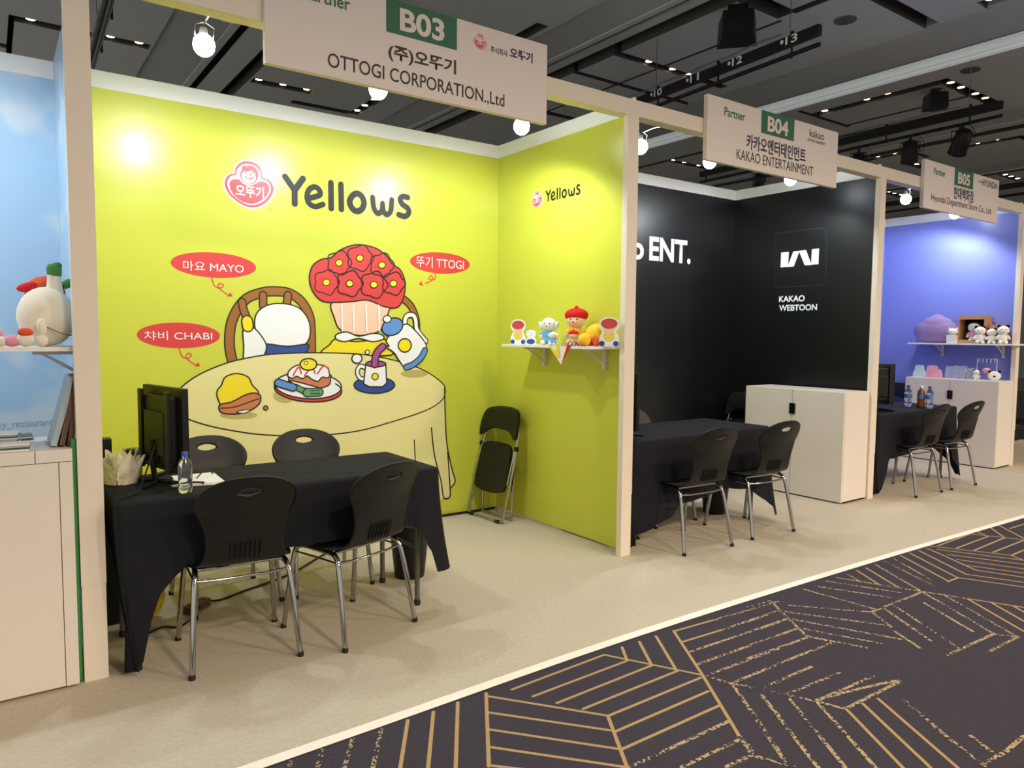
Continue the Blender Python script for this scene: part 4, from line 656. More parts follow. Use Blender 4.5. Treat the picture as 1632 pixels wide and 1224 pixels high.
# ------------------------------------------------------------------ folding chairs
def folding_chair(loc, rz, label):
    """local: x across, z up, leans towards +y"""
    t = thing('folding_chair', label, 'folding chair', loc, rz, 'black folding chairs'); q = math.radians(14)
    L = lambda x, s, d=0: (x, s*math.sin(q) + d, s*math.cos(q))
    for sx in (-1, 1): b = MB(); b.tube([L(sx*.215, .02), L(sx*.215, .45), L(sx*.20, .70)], .011, 'chrome', 10); b.build('front_leg', t)
    b = MB(); b.tube(crom([L(-.215, .03), L(-.205, .014), L(-.18, .011), L(.18, .011), L(.205, .014), L(.215, .03)], False, 3), .011, 'chrome', 10); b.rbox(-.19, -.14, -.016, .016, 0, .022, 'rubber'); b.rbox(.14, .19, -.016, .016, 0, .022, 'rubber'); b.build('floor_bar', t)
    for sx in (-1, 1): b = MB(); b.tube([(sx*.185, .115, .02), L(sx*.185, .30, .055), L(sx*.188, .60, .022)], .010, 'chrome', 10); b.build('rear_leg', t)
    b = MB(); b.tube([(-.185, .115, .012), (.185, .115, .012)], .010, 'chrome', 10); b.build('rear_bar', t)
    for sx in (-1, 1): b = MB(); b.tube([L(sx*.205, .56, -.01), L(sx*.205, .30, -.02)], .007, 'chrome', 8); b.rbox(sx*.215-.012, sx*.215+.012, .12, .15, .54, .575, 'rubber'); b.build('hinge_link', t)
    def pad(prof, th, ybow):
        vs = []; P = crom(prof, True, 4); n = len(P)
        for x, s in P: vs.append(L(x, s, -.026 + ybow*(x/.2)**2))
        for x, s in P: vs.append(L(x, s, -.026 + th + ybow*(x/.2)**2))
        tri = tessellate_polygon([[Vector((p[0], p[1], 0)) for p in P]])
        return MB().add(vs, [tuple(f) for f in tri] + [tuple(i+n for i in f) for f in tri] + [(i, (i+1) % n, n+(i+1) % n, n+i) for i in range(n)], 'black_plastic')
    pad([(-.185, .26), (-.12, .225), (0, .215), (.12, .225), (.185, .26), (.19, .42), (.175, .56), (.12, .60), (0, .605), (-.12, .60), (-.175, .56), (-.19, .42)], .022, 0).build('seat', t)
    pad([(-.215, .66), (-.20, .65), (-.12, .70), (0, .715), (.12, .70), (.20, .65), (.215, .66), (.222, .76), (.19, .855), (.10, .885), (0, .89), (-.10, .885), (-.19, .855), (-.222, .76)], .026, -.02).build('backrest', t)
    return t
folding_chair((3.085, 4.66, 0), R(-90+4), 'black folding chair folded and leaning in the yellow booth corner')
folding_chair((6.07, 4.62, 0), R(-90), 'black folding chair leaning behind the cabinet in the black booth')
folding_chair((9.06, 4.66, 0), R(-90), 'black folding chair leaning behind the cabinet in the violet booth')

# ------------------------------------------------------------------ white cabinets
def cabinet(x0, x1, y0, y1, zt, label, lock=True):
    t = thing('cabinet', label, 'cabinet', (x0, y0, 0), 0, 'white low cabinets'); X, Y = x1-x0, y1-y0
    b = MB(); b.rbox(.018, X, 0, Y, .018, zt, 'cabinet', .002); b.rbox(.03, X-.01, .01, Y-.01, 0, .02, 'black_metal', .001); b.build('carcass', t)
    for k in (0, 1): b = MB(); b.rbox(0, .0175, .003+k*(Y/2), Y/2-.002+k*Y/2, .012, zt-.002, 'cabinet', .0015); d = b.build('door', t)
    if lock:
        b = MB(); b.rbox(-.016, 0, Y/2-.035, Y/2+.02, .735, .832, 'black_gloss', .006); b.build('lock', t); b = MB(); b.lathe([(.006, 0), (.006, .003)], 'steel', 10, (-.0165, Y/2-.008, .80), Matrix.Rotation(R(-90), 3, 'Y')); b.build('lock_button', t)
    return t
cabinet(5.878, 6.268, 3.372, 4.37, .957, 'white low cabinet with a black lock beside the post in the black booth')
cabinet(8.88, 9.268, 3.355, 4.35, .96, 'white low cabinet with a black lock under the plush shelf in the violet booth')
t = thing('cabinet', 'white low cabinet holding leaflets at the left edge beside the post', 'cabinet', (-.95, 3.335, 0), 0, 'white low cabinets')
b = MB(); b.rbox(0, 1.205, .018, .45, .012, .966, 'cabinet', .002); b.build('carcass', t)
b = MB(); b.rbox(.0, 1.157, 0, .0175, .014, .915, 'cabinet', .001); b.build('door', t); b = MB(); b.rbox(1.160, 1.205, 0, .0175, .012, .915, 'cabinet', .001); b.rbox(0, 1.08, 0, .0175, .918, .966, 'cabinet', .001); b.rbox(1.083, 1.205, 0, .0175, .918, .966, 'cabinet', .001); b.build('front_rail', t)
b = MB(); b.tube([(.2605, 3.375, 0.01), (.262, 3.372, .5), (.2625, 3.372, 1.0)], .010, 'green_foam', 10); tag(b.build('foam_strip'), 'green foam strip squeezed between the left cabinet and the post', 'foam strip')
# ------------------------------------------------------------------ wall shelves
def shelf(x0, x1, y0, y1, z, label, brackets, group='wall shelves'):
    t = thing('wall_shelf', label, 'shelf', (x0, y0, z), 0, group); b = MB(); b.rbox(0, x1-x0, 0, y1-y0, -.018, 0, 'shelf_white', .002); b.build('board', t)
    for yb in brackets:
        y = yb-y0; X = x1-x0; b = MB(); b.rbox(X-.022, X-.0005, y-.014, y+.014, -.16, -.019, 'bracket', .002); b.rbox(X-.20, X-.01, y-.012, y+.012, -.034, -.019, 'bracket', .002)
        b.prism([(X-.17, -.034), (X-.15, -.034), (X-.018, -.115), (X-.018, -.135)], 1, y-.005, y+.005, 'bracket'); b.build('bracket', t)
    return t
shelf(3.065, 3.3615, 3.46, 4.42, 1.357, 'white wall shelf carrying plush toys on the yellow side wall', (3.62, 4.27))
shelf(9.05, 9.3445, 3.30, 4.43, 1.366, 'white wall shelf carrying plush toys on the violet side wall', (3.50, 4.15))
shelf(-.55, .344, 3.41, 3.70, 1.366, 'white wall shelf carrying the vegetable plush on the sky blue side wall', (3.56,))

# ------------------------------------------------------------------ plain plush toys
def eyes(b_parent, c, r, fwd, m='plush_black'):
    for sx in (-1, 1): e = MB(); e.ell((c[0]+sx*r, c[1], c[2]), (.10*r+.002,)*3, m, 8); e.build('eye', b_parent)
def teddy(loc, h, rz, label, body='plush_white', hat=None, top=None, legs=None, ear='round', group='plush toys on the yellow side wall shelf', muzzle=None, cat='plush toy'):
    """plain seated plush bear, local front is -y"""
    s = h; t = thing('plush_toy', label, cat, loc, rz, group)
    b = MB(); b.ell((0, 0, .27*s), (.20*s, .16*s, .24*s), body, 18)
    for sx in (-1, 1): b.ell((sx*.21*s, -.03*s, .33*s), (.07*s, .07*s, .15*s), body, 12, Matrix.Rotation(R(-sx*35), 3, 'Y')); b.ell((sx*.13*s, -.17*s, .08*s), (.085*s, .15*s, .08*s), body, 12)
    b.ell((0, 0, .66*s), (.26*s, .22*s, .22*s), body, 20); b.build('body', t)
    for sx in (-1, 1):
        b = MB()
        if ear == 'round': b.ell((sx*.18*s, .0, .86*s), (.085*s, .05*s, .085*s), ear_m(body), 12)
        else: b.ell((sx*.27*s, -.02*s, .62*s), (.07*s, .06*s, .15*s), body, 12, Matrix.Rotation(R(sx*18), 3, 'Y'))
        b.build('ear', t)
        b = MB(); b.ell((sx*.085*s, -.20*s, .69*s), (.022*s,)*3, 'plush_black', 8); b.build('eye', t)
    b = MB(); b.ell((0, -.205*s, .60*s), (.075*s, .05*s, .055*s), muzzle or body, 12); mz = b.build('muzzle', t); b = MB(); b.ell((0, -.255*s, .615*s), (.028*s, .015*s, .02*s), 'plush_black', 8); b.build('nose', mz)
    if top: b = MB(); b.ell((0, 0, .31*s), (.212*s, .172*s, .19*s), top, 18); [b.ell((sx*.20*s, -.025*s, .36*s), (.08*s, .08*s, .11*s), top, 12, Matrix.Rotation(R(-sx*35), 3, 'Y')) for sx in (-1, 1)]; b.build('shirt', t)
    if legs: b = MB(); b.ell((0, 0, .18*s), (.215*s, .175*s, .15*s), legs, 18); [b.ell((sx*.13*s, -.13*s, .085*s), (.095*s, .12*s, .088*s), legs, 12) for sx in (-1, 1)]; b.build('trousers', t)
    if hat: b = MB(); b.ell((0, .03*s, .80*s), (.32*s, .26*s, .19*s), hat, 20); b.ell((0, .02*s, 1.0*s), (.06*s, .06*s, .05*s), hat, 10); b.build('knit_hat', t)
    return t
def ear_m(body): return EAR.get(body, body)
EAR = {}
FACE = R(-58)
Z1 = 1.3575
teddy((3.19, 4.02, Z1), .215, FACE, 'white plush bear in a light blue suit, tallest white toy on the yellow booth shelf', 'plush_white', legs='plush_blue', ear='flop', top='plush_blue')
teddy((3.145, 3.915, Z1), .105, FACE, 'small white plush bear in a light blue suit before the taller white one', 'plush_white', legs='plush_blue', ear='flop', top='plush_blue')
teddy((3.22, 3.765, Z1), .255, FACE, 'plush bear in a big red knit hat and yellow shirt on the yellow booth shelf', 'plush_peach', 'plush_red', 'plush_yellow', 'plush_blue')
teddy((3.13, 3.685, Z1), .105, FACE, 'small plush bear in red hat and yellow shirt sitting by the yellow plush balls', 'plush_peach', 'plush_red', 'plush_yellow', 'plush_blue')
def ball_plush(loc, r, label, m, sprout, group):
    t = thing('plush_ball', label, 'plush toy', loc, 0, group); b = MB(); b.ell((0, 0, r*.92), (r, r*.9, r*.93), m, 22, None, .95); b.build('body', t); b = MB()
    for k in range(3): b.ell((.2*r*(k-1), 0, r*1.84), (.07*r, .07*r, .14*r), m, 8, Matrix.Rotation(R(25*(k-1)), 3, 'Y'))
    b.build('tuft', t); b = MB(); b.ell((-r*.55, -r*.72, r*.18), (r*.26, r*.26, r*.16), sprout, 12); b.ell((-r*.8, r*.0, r*.18), (r*.22, r*.26, r*.16), sprout, 12); b.build('foot', t); return t
ball_plush((3.22, 3.555, Z1), .078, 'large yellow plush ball with tuft on the yellow booth shelf', 'plush_yellow', 'plush_orange', 'plush toys on the yellow side wall shelf')
ball_plush((3.105, 3.545, Z1), .044, 'small yellow plush ball before the large yellow one', 'plush_yellow', 'plush_orange', 'plush toys on the yellow side wall shelf')
t = thing('plush_heart', 'small orange plush cushion beside the small yellow plush ball', 'plush toy', (3.14, 3.478, Z1), 0, 'plush toys on the yellow side wall shelf'); b = MB(); b.ell((0, .012, .04), (.012, .018, .028), 'plush_orange', 12); b.ell((0, -.010, .036), (.012, .016, .026), 'plush_orange', 12); b.ell((0, 0, .018), (.012, .016, .018), 'plush_orange', 12); b.build('cushion', t)
def standee(loc, h, label, cols, wd):
    """flat printed card with plain rounded colour fields on a white backing"""
    t = thing('card_standee', label, 'standee', loc, FACE, 'cardboard standees on the yellow side wall shelf')
    b = MB(); P = [(-wd*.5, 0), (-wd*.5, h*.3), (-wd*.33, h*.5), (-wd*.5, h*.68), (-wd*.45, h*.9), (-wd*.2, h), (wd*.2, h), (wd*.45, h*.9), (wd*.5, h*.68), (wd*.33, h*.5), (wd*.5, h*.3), (wd*.5, 0)]
    b.prism(P, 1, 0, .003, 'white'); b.build('backing', t); fr = (Vector((0,0,0)), Vector((1,0,0)), Vector((0,0,1)), Vector((0,-1,0)))
    for m_, cu, cv, ru, rv in cols: a = Art(fr, base=.0006+.0004*len(t.children)); a.fill(m_, [(wd*cu+wd*ru*math.cos(k*.3927), h*cv+h*rv*math.sin(k*.3927)) for k in range(16)]); a.build('printed_shape', t)
    b = MB(); b.prism([(.003, 0), (.05, 0), (.003, h*.6)], 0, -.001, .001, 'white'); b.build('back_strut', t); return t
CARD = [('card_yellow', 0, .36, .30, .20), ('cream', 0, .58, .30, .14), ('card_red', 0, .78, .42, .18), ('card_blue', -.35, .10, .14, .09), ('card_blue', .35, .10, .14, .09)]
standee((3.12, 4.29, Z1), .178, 'card standee with red and yellow shapes at the far end of the yellow shelf', CARD, .115)
standee((3.12, 4.135, Z1), .105, 'small white card standee with a blue base beside the tall white plush', [('card_blue', 0, .2, .42, .18), ('softgrey', 0, .62, .03, .02)], .075)
standee((3.20, 3.42, Z1), .185, 'card standee with red and yellow shapes at the near end of the yellow shelf', CARD, .13)
b = MB(); vs = []
for j in range(9):
    q = j/8; hw = .115*(1-q)+.003
    for i in range(7): u = -1+2*i/6; vs.append((3.062 - .003*math.sin(3*u)*(1-q), 3.745 - .02*q + hw*u, 1.3585 - .125*q))
b.add(vs, [(j*7+i, j*7+i+1, (j+1)*7+i+1, (j+1)*7+i) for j in range(8) for i in range(6)], 'paper', True)
vs2 = [(3.0605, y, z) for _, y, z in vs]
hem_f = [(j*7+0, j*7+1, (j+1)*7+1, (j+1)*7+0) for j in range(8)]
b.add(vs2, hem_f, 'plush_red'); b.add([(3.0600, y, z) for _, y, z in vs], [(j*7+i, j*7+i+1, (j+1)*7+i+1, (j+1)*7+i) for j in range(5) for i in (3, 4, 5)], 'card_yellow')
b.add([(3.062, 3.63, 1.3588), (3.062, 3.86, 1.3588), (3.18, 3.86, 1.3588), (3.18, 3.55, 1.3588)], [(0,1,2,3)], 'plush_red'); tag(b.build('printed_towel'), 'yellow and red printed cloth hanging as a triangle over the yellow booth shelf edge', 'cloth')

# violet booth shelf
Z5 = 1.3665; G5 = 'plush toys on the violet side wall shelf'
t = thing('plush_cushion', 'big plain purple plush cushion at the far end of the violet booth shelf', 'cushion', (9.19, 4.165, Z5), R(-90), G5); b = MB(); b.ell((0, 0, .135), (.25, .10, .135), 'plush_purple', 26, None, .8); b.ell((0, 0, .20), (.19, .09, .12), 'plush_purple', 22); b.build('cushion_body', t)
b = MB(); b.lathe([(.14, .26), (.075, .31), (.04, .335), (.0, .34)], 'plush_purple', 16, (0, 0, 0), Matrix.Diagonal((1, .5, 1))); b.build('cushion_peak', t)
b = MB(); b.rbox(9.07, 9.17, 3.90, 4.00, Z5, Z5+.095, 'shelf_white', .004); tag(b.build('gift_cube'), 'small white gift cube before the purple plush cushion', 'box')
b = MB(); b.ell((9.12, 3.95, Z5+.133), (.048, .055, .038), 'plush_white', 16); b.ell((9.12, 3.91, Z5+.165), (.012, .014, .016), 'plush_white', 8); b.ell((9.12, 3.99, Z5+.165), (.012, .014, .016), 'plush_white', 8); tag(b.build('plush_ball'), 'small white plush ball lying on the white gift cube', 'plush toy', G5)
t = thing('gift_box', 'brown window gift box standing behind the plush on the violet booth shelf', 'box', (9.20, 3.762, Z5), 0, 'gift boxes on the violet booth shelf')
b = MB(); b.rbox(.10, .115, -.14, .14, 0, .315, 'kraft', .002); b.rbox(-.07, .10, -.14, -.128, 0, .315, 'kraft', .002); b.rbox(-.07, .10, .128, .14, 0, .315, 'kraft', .002); b.rbox(-.07, .10, -.128, .128, .303, .315, 'kraft', .002); b.rbox(-.07, .10, -.128, .128, 0, .012, 'kraft', .002); b.rbox(.085, .0985, -.127, .127, .013, .302, 'kraft_dark', .001); b.build('carton', t)
b = MB(); b.rbox(-.075, -.07, -.14, .14, .272, .315, 'kraft', .001); b.rbox(-.075, -.07, -.14, .14, 0, .04, 'kraft', .001); b.build('front_frame', t)
EAR['plush_white'] = 'plush_black'
teddy((9.21, 3.762, Z5+.013), .255, R(-75), 'white plush bear with black ears and pink bib sitting inside the brown gift box', 'plush_white', top='plush_pink', group=G5)
teddy((9.12, 3.665, Z5), .215, R(-65), 'white plush bear with black ears between the gift boxes', 'plush_white', group=G5)
b = MB(); b.rbox(9.20, 9.32, 3.47, 3.63, Z5, Z5+.215, 'kraft', .004); tag(b.build('gift_box'), 'plain brown gift box between the two white plush bears', 'box', 'gift boxes on the violet booth shelf')
t = teddy((9.165, 3.565, Z5+.0), .19, R(-65), 'white plush bear half hidden before the plain brown gift box', 'plush_white', group=G5)
teddy((9.14, 3.44, Z5), .225, R(-65), 'white plush bear with black ears at the near end of the violet booth shelf', 'plush_white', group=G5)
# on top of the violet booth cabinet
Z6 = .9605; b = MB()
def card_pouch(y, wd, m_, label, x=9.02, h=.135):
    b = MB(); P = crom([(y-wd, 0), (y-wd*1.05, .05), (y-wd*.8, .085), (y-wd*.6, h), (y+wd*.6, h), (y+wd*.8, .085), (y+wd*1.05, .05), (y+wd, 0)], True, 3); b.prism([(p[0], Z6+max(0, p[1])) for p in P], 0, x, x+.02, m_); return tag(b.build('card_pouch'), label, 'pouch', 'card pouches on the violet booth cabinet')
card_pouch(4.265, .062, 'card_teal', 'pale teal card pouch at the far end of the violet booth cabinet'); card_pouch(4.13, .075, 'card_pink', 'pink card pouch beside the pale teal one', 9.045); card_pouch(4.065, .055, 'card_pink', 'small pink card pouch before the larger pink one', 9.01, .10)
for k, (x, y, wd, h, l) in enumerate(((9.06, 3.93, .065, .14, 'silvery packet leaning left on the violet booth cabinet'), (9.08, 3.845, .07, .15, 'tallest silvery packet in the middle of the violet booth cabinet'), (9.02, 3.83, .065, .115, 'front silvery packet in the middle of the violet booth cabinet'), (9.06, 3.74, .055, .13, 'silvery packet beside the small hook stand'))):
    b = MB(); b.rbox(x, x+.012, y-wd, y+wd, Z6, Z6+h, 'foil', .004, Matrix.Rotation(R(12), 3, 'Y'), (x, y, Z6)); tag(b.build('foil_packet'), l, 'packet', 'foil packets on the violet booth cabinet')
t = thing('hook_stand', 'small white wire stand with hooks on the violet booth cabinet', 'stand', (9.10, 3.57, Z6), 0)
b = MB(); b.tube([(0, .10, 0), (0, .10, .235), (0, -.10, .235), (0, -.10, 0)], .003, 'shelf_white', 6); b.build('wire_frame', t)
for k in range(5): b = MB(); y = -.08+.04*k; b.tube([(0, y, .235), (-.006, y, .215), (-.012, y, .20), (-.004, y, .192)], .0028, 'shelf_white', 6); b.build('hook', t)
teddy((9.05, 3.65, Z6), .125, R(-65), 'tiny white plush bear with black ears beside the hook stand', 'plush_white', group='plush toys on the violet booth cabinet')
t = thing('pink_pompom', 'magenta pompom on a thin rod in front of the hook stand', 'pompom', (9.06, 3.555, Z6), 0); b = MB(); b.ell((0, 0, .105), (.035, .042, .032), 'plush_pink', 14); b.build('ball', t); b = MB(); b.tube([(0, 0, 0), (0, 0, .085)], .005, 'kraft', 8); b.build('rod', t)
t = thing('plush_cushion', 'round white plush cushion with black ears at the near end of the violet booth cabinet', 'cushion', (9.05, 3.47, Z6), R(-70), 'plush toys on the violet booth cabinet'); b = MB(); b.ell((0, 0, .052), (.062, .022, .052), 'plush_white', 20); b.build('cushion_body', t)
for sx in (-1, 1): b = MB(); b.ell((sx*.045, 0, .098), (.016, .010, .016), 'plush_black', 10); b.build('ear', t)
b = MB(); b.ell((0, -.022, .045), (.013, .004, .010), 'plush_black', 10); b.build('nose', t)

# ------------------------------------------------------------------ left sky blue booth: shelf and cabinet contents
t = thing('vegetable_plush', 'large cream onion shaped plush with green sprout on the left shelf', 'plush toy', (.197, 3.53, 1.367), 0, 'plush toys on the left shelf')
b = MB(); b.ell((0, 0, .12), (.104, .10, .12), 'plush_cream', 28); b.build('body', t)
b = MB(); b.lathe([(.032, .215), (.027, .25), (.024, .28), (.025, .288)], 'plush_cream', 16, (.03, 0, 0)); st = b.build('stalk', t); b = MB(); b.lathe([(.025, .284), (.027, .30), (.027, .318), (.02, .332), (.0, .337)], 'plush_green', 16, (.031, 0, 0)); b.ell((.042, 0, .328), (.018, .016, .014), 'plush_green', 10); b.build('green_tip', st)
b = MB(); b.tube(crom([(-.02, -.098, .085), (.03, -.099, .058), (.07, -.078, .045), (.095, -.05, .05)], False, 4), .0018, 'wood_brown', 6); b.build('cord', t)
t = thing('vegetable_plush', 'orange plush with green sprout behind the large cream onion plush', 'plush toy', (.205, 3.715, 1.367), 0, 'plush toys on the left shelf'); b = MB(); b.ell((0, 0, .12), (.085, .06, .12), 'plush_orange', 22); b.ell((-.06, -.02, .245), (.045, .03, .02), 'plush_red', 12, Matrix.Rotation(R(-15), 3, 'Y')); b.ell((.0, 0, .225), (.075, .05, .07), 'plush_orange', 16); b.build('body', t)
b = MB(); b.tube([(.065, -.02, .255), (.09, -.02, .27), (.105, -.02, .28)], [.017, .019, .011], 'plush_green', 12); b.build('green_tip', t)
t = thing('vegetable_plush', 'small pale plush lying with an orange cap before the cream onion plush', 'plush toy', (.118, 3.415, 1.367), 0, 'plush toys on the left shelf'); b = MB(); b.ell((0, 0, .028), (.030, .018, .028), 'plush_cream', 16); b.build('body', t); b = MB(); b.ell((.0, -.004, .056), (.026, .018, .018), 'plush_orange', 14); b.build('orange_cap', t)
t = thing('vegetable_plush', 'small pink radish shaped plush at the edge of the left shelf', 'plush toy', (.062, 3.425, 1.367), 0, 'plush toys on the left shelf'); b = MB(); b.ell((.012, 0, .022), (.03, .02, .022), 'plush_pink', 16); b.build('body', t); b = MB(); b.ell((-.022, 0, .02), (.02, .018, .02), 'plush_cream', 12); b.build('pale_end', t); b = MB(); b.ell((-.03, .02, .05), (.016, .014, .016), 'plush_pink', 12); b.build('pink_tuft', t)
t = thing('vegetable_plush', 'small pale green plush with round head standing before the cream onion plush', 'plush toy', (.172, 3.41, 1.367), 0, 'plush toys on the left shelf'); b = MB(); b.ell((0, 0, .024), (.022, .014, .024), 'plush_cream', 14); b.ell((0, 0, .075), (.018, .014, .036), 'plush_cream', 14); b.build('body', t)
t = thing('vegetable_plush', 'beige plush lying between the onion plush and the post', 'plush toy', (.312, 3.47, 1.367), R(8), 'plush toys on the left shelf'); b = MB(); b.ell((0, 0, .022), (.028, .04, .022), 'plush_peach', 14); b.build('body', t)
Z2 = .9665
for k, (x, y, hgt, n, l) in enumerate(((-.03, 3.61, .05, 8, 'thick stack of leaflets at the back left of the left cabinet'), (.0, 3.425, .028, 4, 'low stack of dark leaflets at the front of the left cabinet'), (.02, 3.735, .02, 4, 'small stack of pale leaflets at the back of the left cabinet'))):
    t = thing('leaflet_stack', l, 'leaflets', (x, y, Z2), R(5*k-6), 'leaflet stacks on the left cabinet')
    for j in range(n): b = MB(); b.rbox(-.12, .12, -.05, .05, j*hgt/n, (j+.85)*hgt/n, ('leaflet', 'paper', 'leaflet_dark')[(j+k) % 3], .001, Matrix.Rotation(R(random.uniform(-5, 5)), 3, 'Z')); b.build('leaflet', t)
for k, (dx, th, m_, l) in enumerate(((0, .022, 'leaflet', 'pale brochure leaning outermost against the sky blue side wall'), (.030, .020, 'book_brown', 'brown brochure leaning behind the pale one'), (.058, .018, 'book_brown', 'brown brochure leaning innermost against the sky blue side wall'), (.082, .008, 'paper', 'thin white brochure leaning by the foot of the post'))):
    b = MB(); x = .185+dx; b.rbox(x, x+th, 3.40, 3.62, Z2+.004, Z2+.285-.03*(k > 2), m_, .002, Matrix.Rotation(R(15-3.5*k), 3, 'Y'), (x+th, 3.5, Z2)); tag(b.build('brochure'), l, 'brochure', 'brochures leaning by the left post')

# ------------------------------------------------------------------ ceiling
ZC = 5.0
b = MB(); b.box(-10, 40, -10, 40, 5.42, 5.5, 'ceil_dark'); struct(b, 'ceiling', 'dark grey upper ceiling')
def field(name, x0, x1, y0, y1, cuts, z=ZC, m_='ceil_panel', th=.14):
    """ceiling panels of one bay: everything except the cut troughs"""
    xs = sorted({x0, x1, *[c[i] for c in cuts for i in (0, 1) if x0 < c[i] < x1]}); ys = sorted({y0, y1, *[c[i] for c in cuts for i in (2, 3) if y0 < c[i] < y1]})
    b = MB(); inc = lambda x, y: any(c[0] < x < c[1] and c[2] < y < c[3] for c in cuts)
    full = {(i, j) for i in range(len(xs)-1) for j in range(len(ys)-1) if not inc((xs[i]+xs[i+1])/2, (ys[j]+ys[j+1])/2)}
    for i, j in full:
        X0, X1, Y0, Y1 = xs[i], xs[i+1], ys[j], ys[j+1]; b.add([(X0,Y0,z),(X1,Y0,z),(X1,Y1,z),(X0,Y1,z)], [(0,1,2,3)], m_)
        for (di, dj, A, B_) in ((-1,0,(X0,Y0),(X0,Y1)), (1,0,(X1,Y0),(X1,Y1)), (0,-1,(X0,Y0),(X1,Y0)), (0,1,(X0,Y1),(X1,Y1))):
            if (i+di, j+dj) not in full: b.add([(*A, z), (*B_, z), (*B_, z+th), (*A, z+th)], [(0,1,2,3)], 'trough')  # panel edges darker than their undersides: shade put into the colour
    return struct(b, name)
def bulkhead(x0, x1, x2, x3, x4, y0=-10, y1=40):
    b = MB(); b.box(x0, x1, y0, y1, 5.03, 5.2, 'ceil_bulk'); b.box(x1-.0, x1+.09, y0, y1, 5.015, 5.05, 'ceil_panel'); b.box(x2, x3, y0, y1, 5.03, 5.07, 'ceil_panel'); b.box(x1+.09, x2, y0, y1, 5.22, 5.25, 'ceil_dark'); b.box(x3, x4, y0, y1, 5.22, 5.25, 'ceil_dark'); return struct(b, 'ceiling_bulkhead')
bulkhead(1.81, 2.44, 2.66, 2.97, 3.14); bulkhead(5.50, 6.12, 6.32, 6.44, 6.64)
b = MB(); b.box(8.97, 9.98, -10, 40, 5.03, 5.2, 'ceil_bulk'); b.box(9.98, 10.2, -10, 40, 5.12, 5.2, 'trough'); b.box(10.2, 10.315, -10, 40, 5.0, 5.1, 'ceil_strip'); b.box(10.33, 10.45, -10, 40, 5.0, 5.1, 'ceil_strip'); b.box(10.315, 10.33, -10, 40, 5.04, 5.1, 'ceil_dark'); struct(b, 'ceiling_bulkhead')
bulkhead(13.1, 14.0, 14.15, 14.3, 14.45); bulkhead(17.0, 17.9, 18.0, 18.05, 18.1)
field('ceiling_panels', -10, 1.81, -10, 40, [(.31, 1.78, 10.31, 10.50), (.31, .37, 10.5, 12.4), (-.4, .34, 11.38, 11.55), (-3, -2.9, -10, 40), (-10, 1.81, 4.0, 4.15), (.75, .95, 7.5, 8.3)])
field('ceiling_panels', 3.14, 5.50, -10, 40, [(3.17, 4.05, 10.76, 10.97), (4.9, 5.07, 10.55, 11.5), (3.95, 4.9, 11.38, 11.55), (3.14, 5.5, 5.0, 5.15), (5.25, 5.42, 6.9, 9.9)])
field('ceiling_panels', 6.64, 8.97, -10, 40, [(6.64, 8.75, 6.96, 7.10), (6.64, 8.97, 7.80, 7.90), (7.41, 7.46, 5.2, 9.6), (6.64, 7.36, 4.96, 5.20), (7.28, 7.40, 4.3, 5.0), (7.7, 8.97, 4.17, 4.34), (6.64, 8.97, 9.45, 9.6), (8.7, 8.97, 3.4, 3.7)])
field('ceiling_panels', 10.45, 13.1, -10, 40, [(10.88, 11.08, 4.95, 7.05), (10.88, 12.55, 4.95, 5.14), (10.6, 12.05, 7.0, 7.08), (11.9, 11.98, 5.14, 7.05), (11.5, 13.0, 10.48, 10.66), (11.4, 11.52, 9.5, 12.5), (10.45, 13.1, 3.35, 3.5), (12.5, 12.6, 5, 9.6)])
field('ceiling_panels', 14.45, 17.0, -10, 40, [(14.5, 14.7, 7.3, 8.3), (15.3, 16.2, 7.65, 7.85), (14.95, 15.15, 5.5, 6.6), (14.7, 15.3, 7.2, 7.3), (14.95, 16.9, 5.5, 5.62)])
field('ceiling_panels', 18.1, 40, -10, 40, [(18.2, 19.2, 6.95, 7.15), (18.2, 19.2, 9.5, 9.72), (21, 21.2, -10, 40)])
def downlight(x, y, label, group, on=True, z=5.03):
    b = MB(); b.lathe([(.055, .0), (.062, .0), (.062, .05), (.05, .09), (.0, .092)], 'trough', 14, (0,0,0)); b.lathe([(.0, .012), (.036, .012), (.046, .006), (.0475, .0)], 'lamp_warm' if on else 'lamp_off', 14)
    return tag(b.build('downlight', None, (x, y, z)), label, 'downlight', group)
ORD = ('first', 'second', 'third', 'fourth')
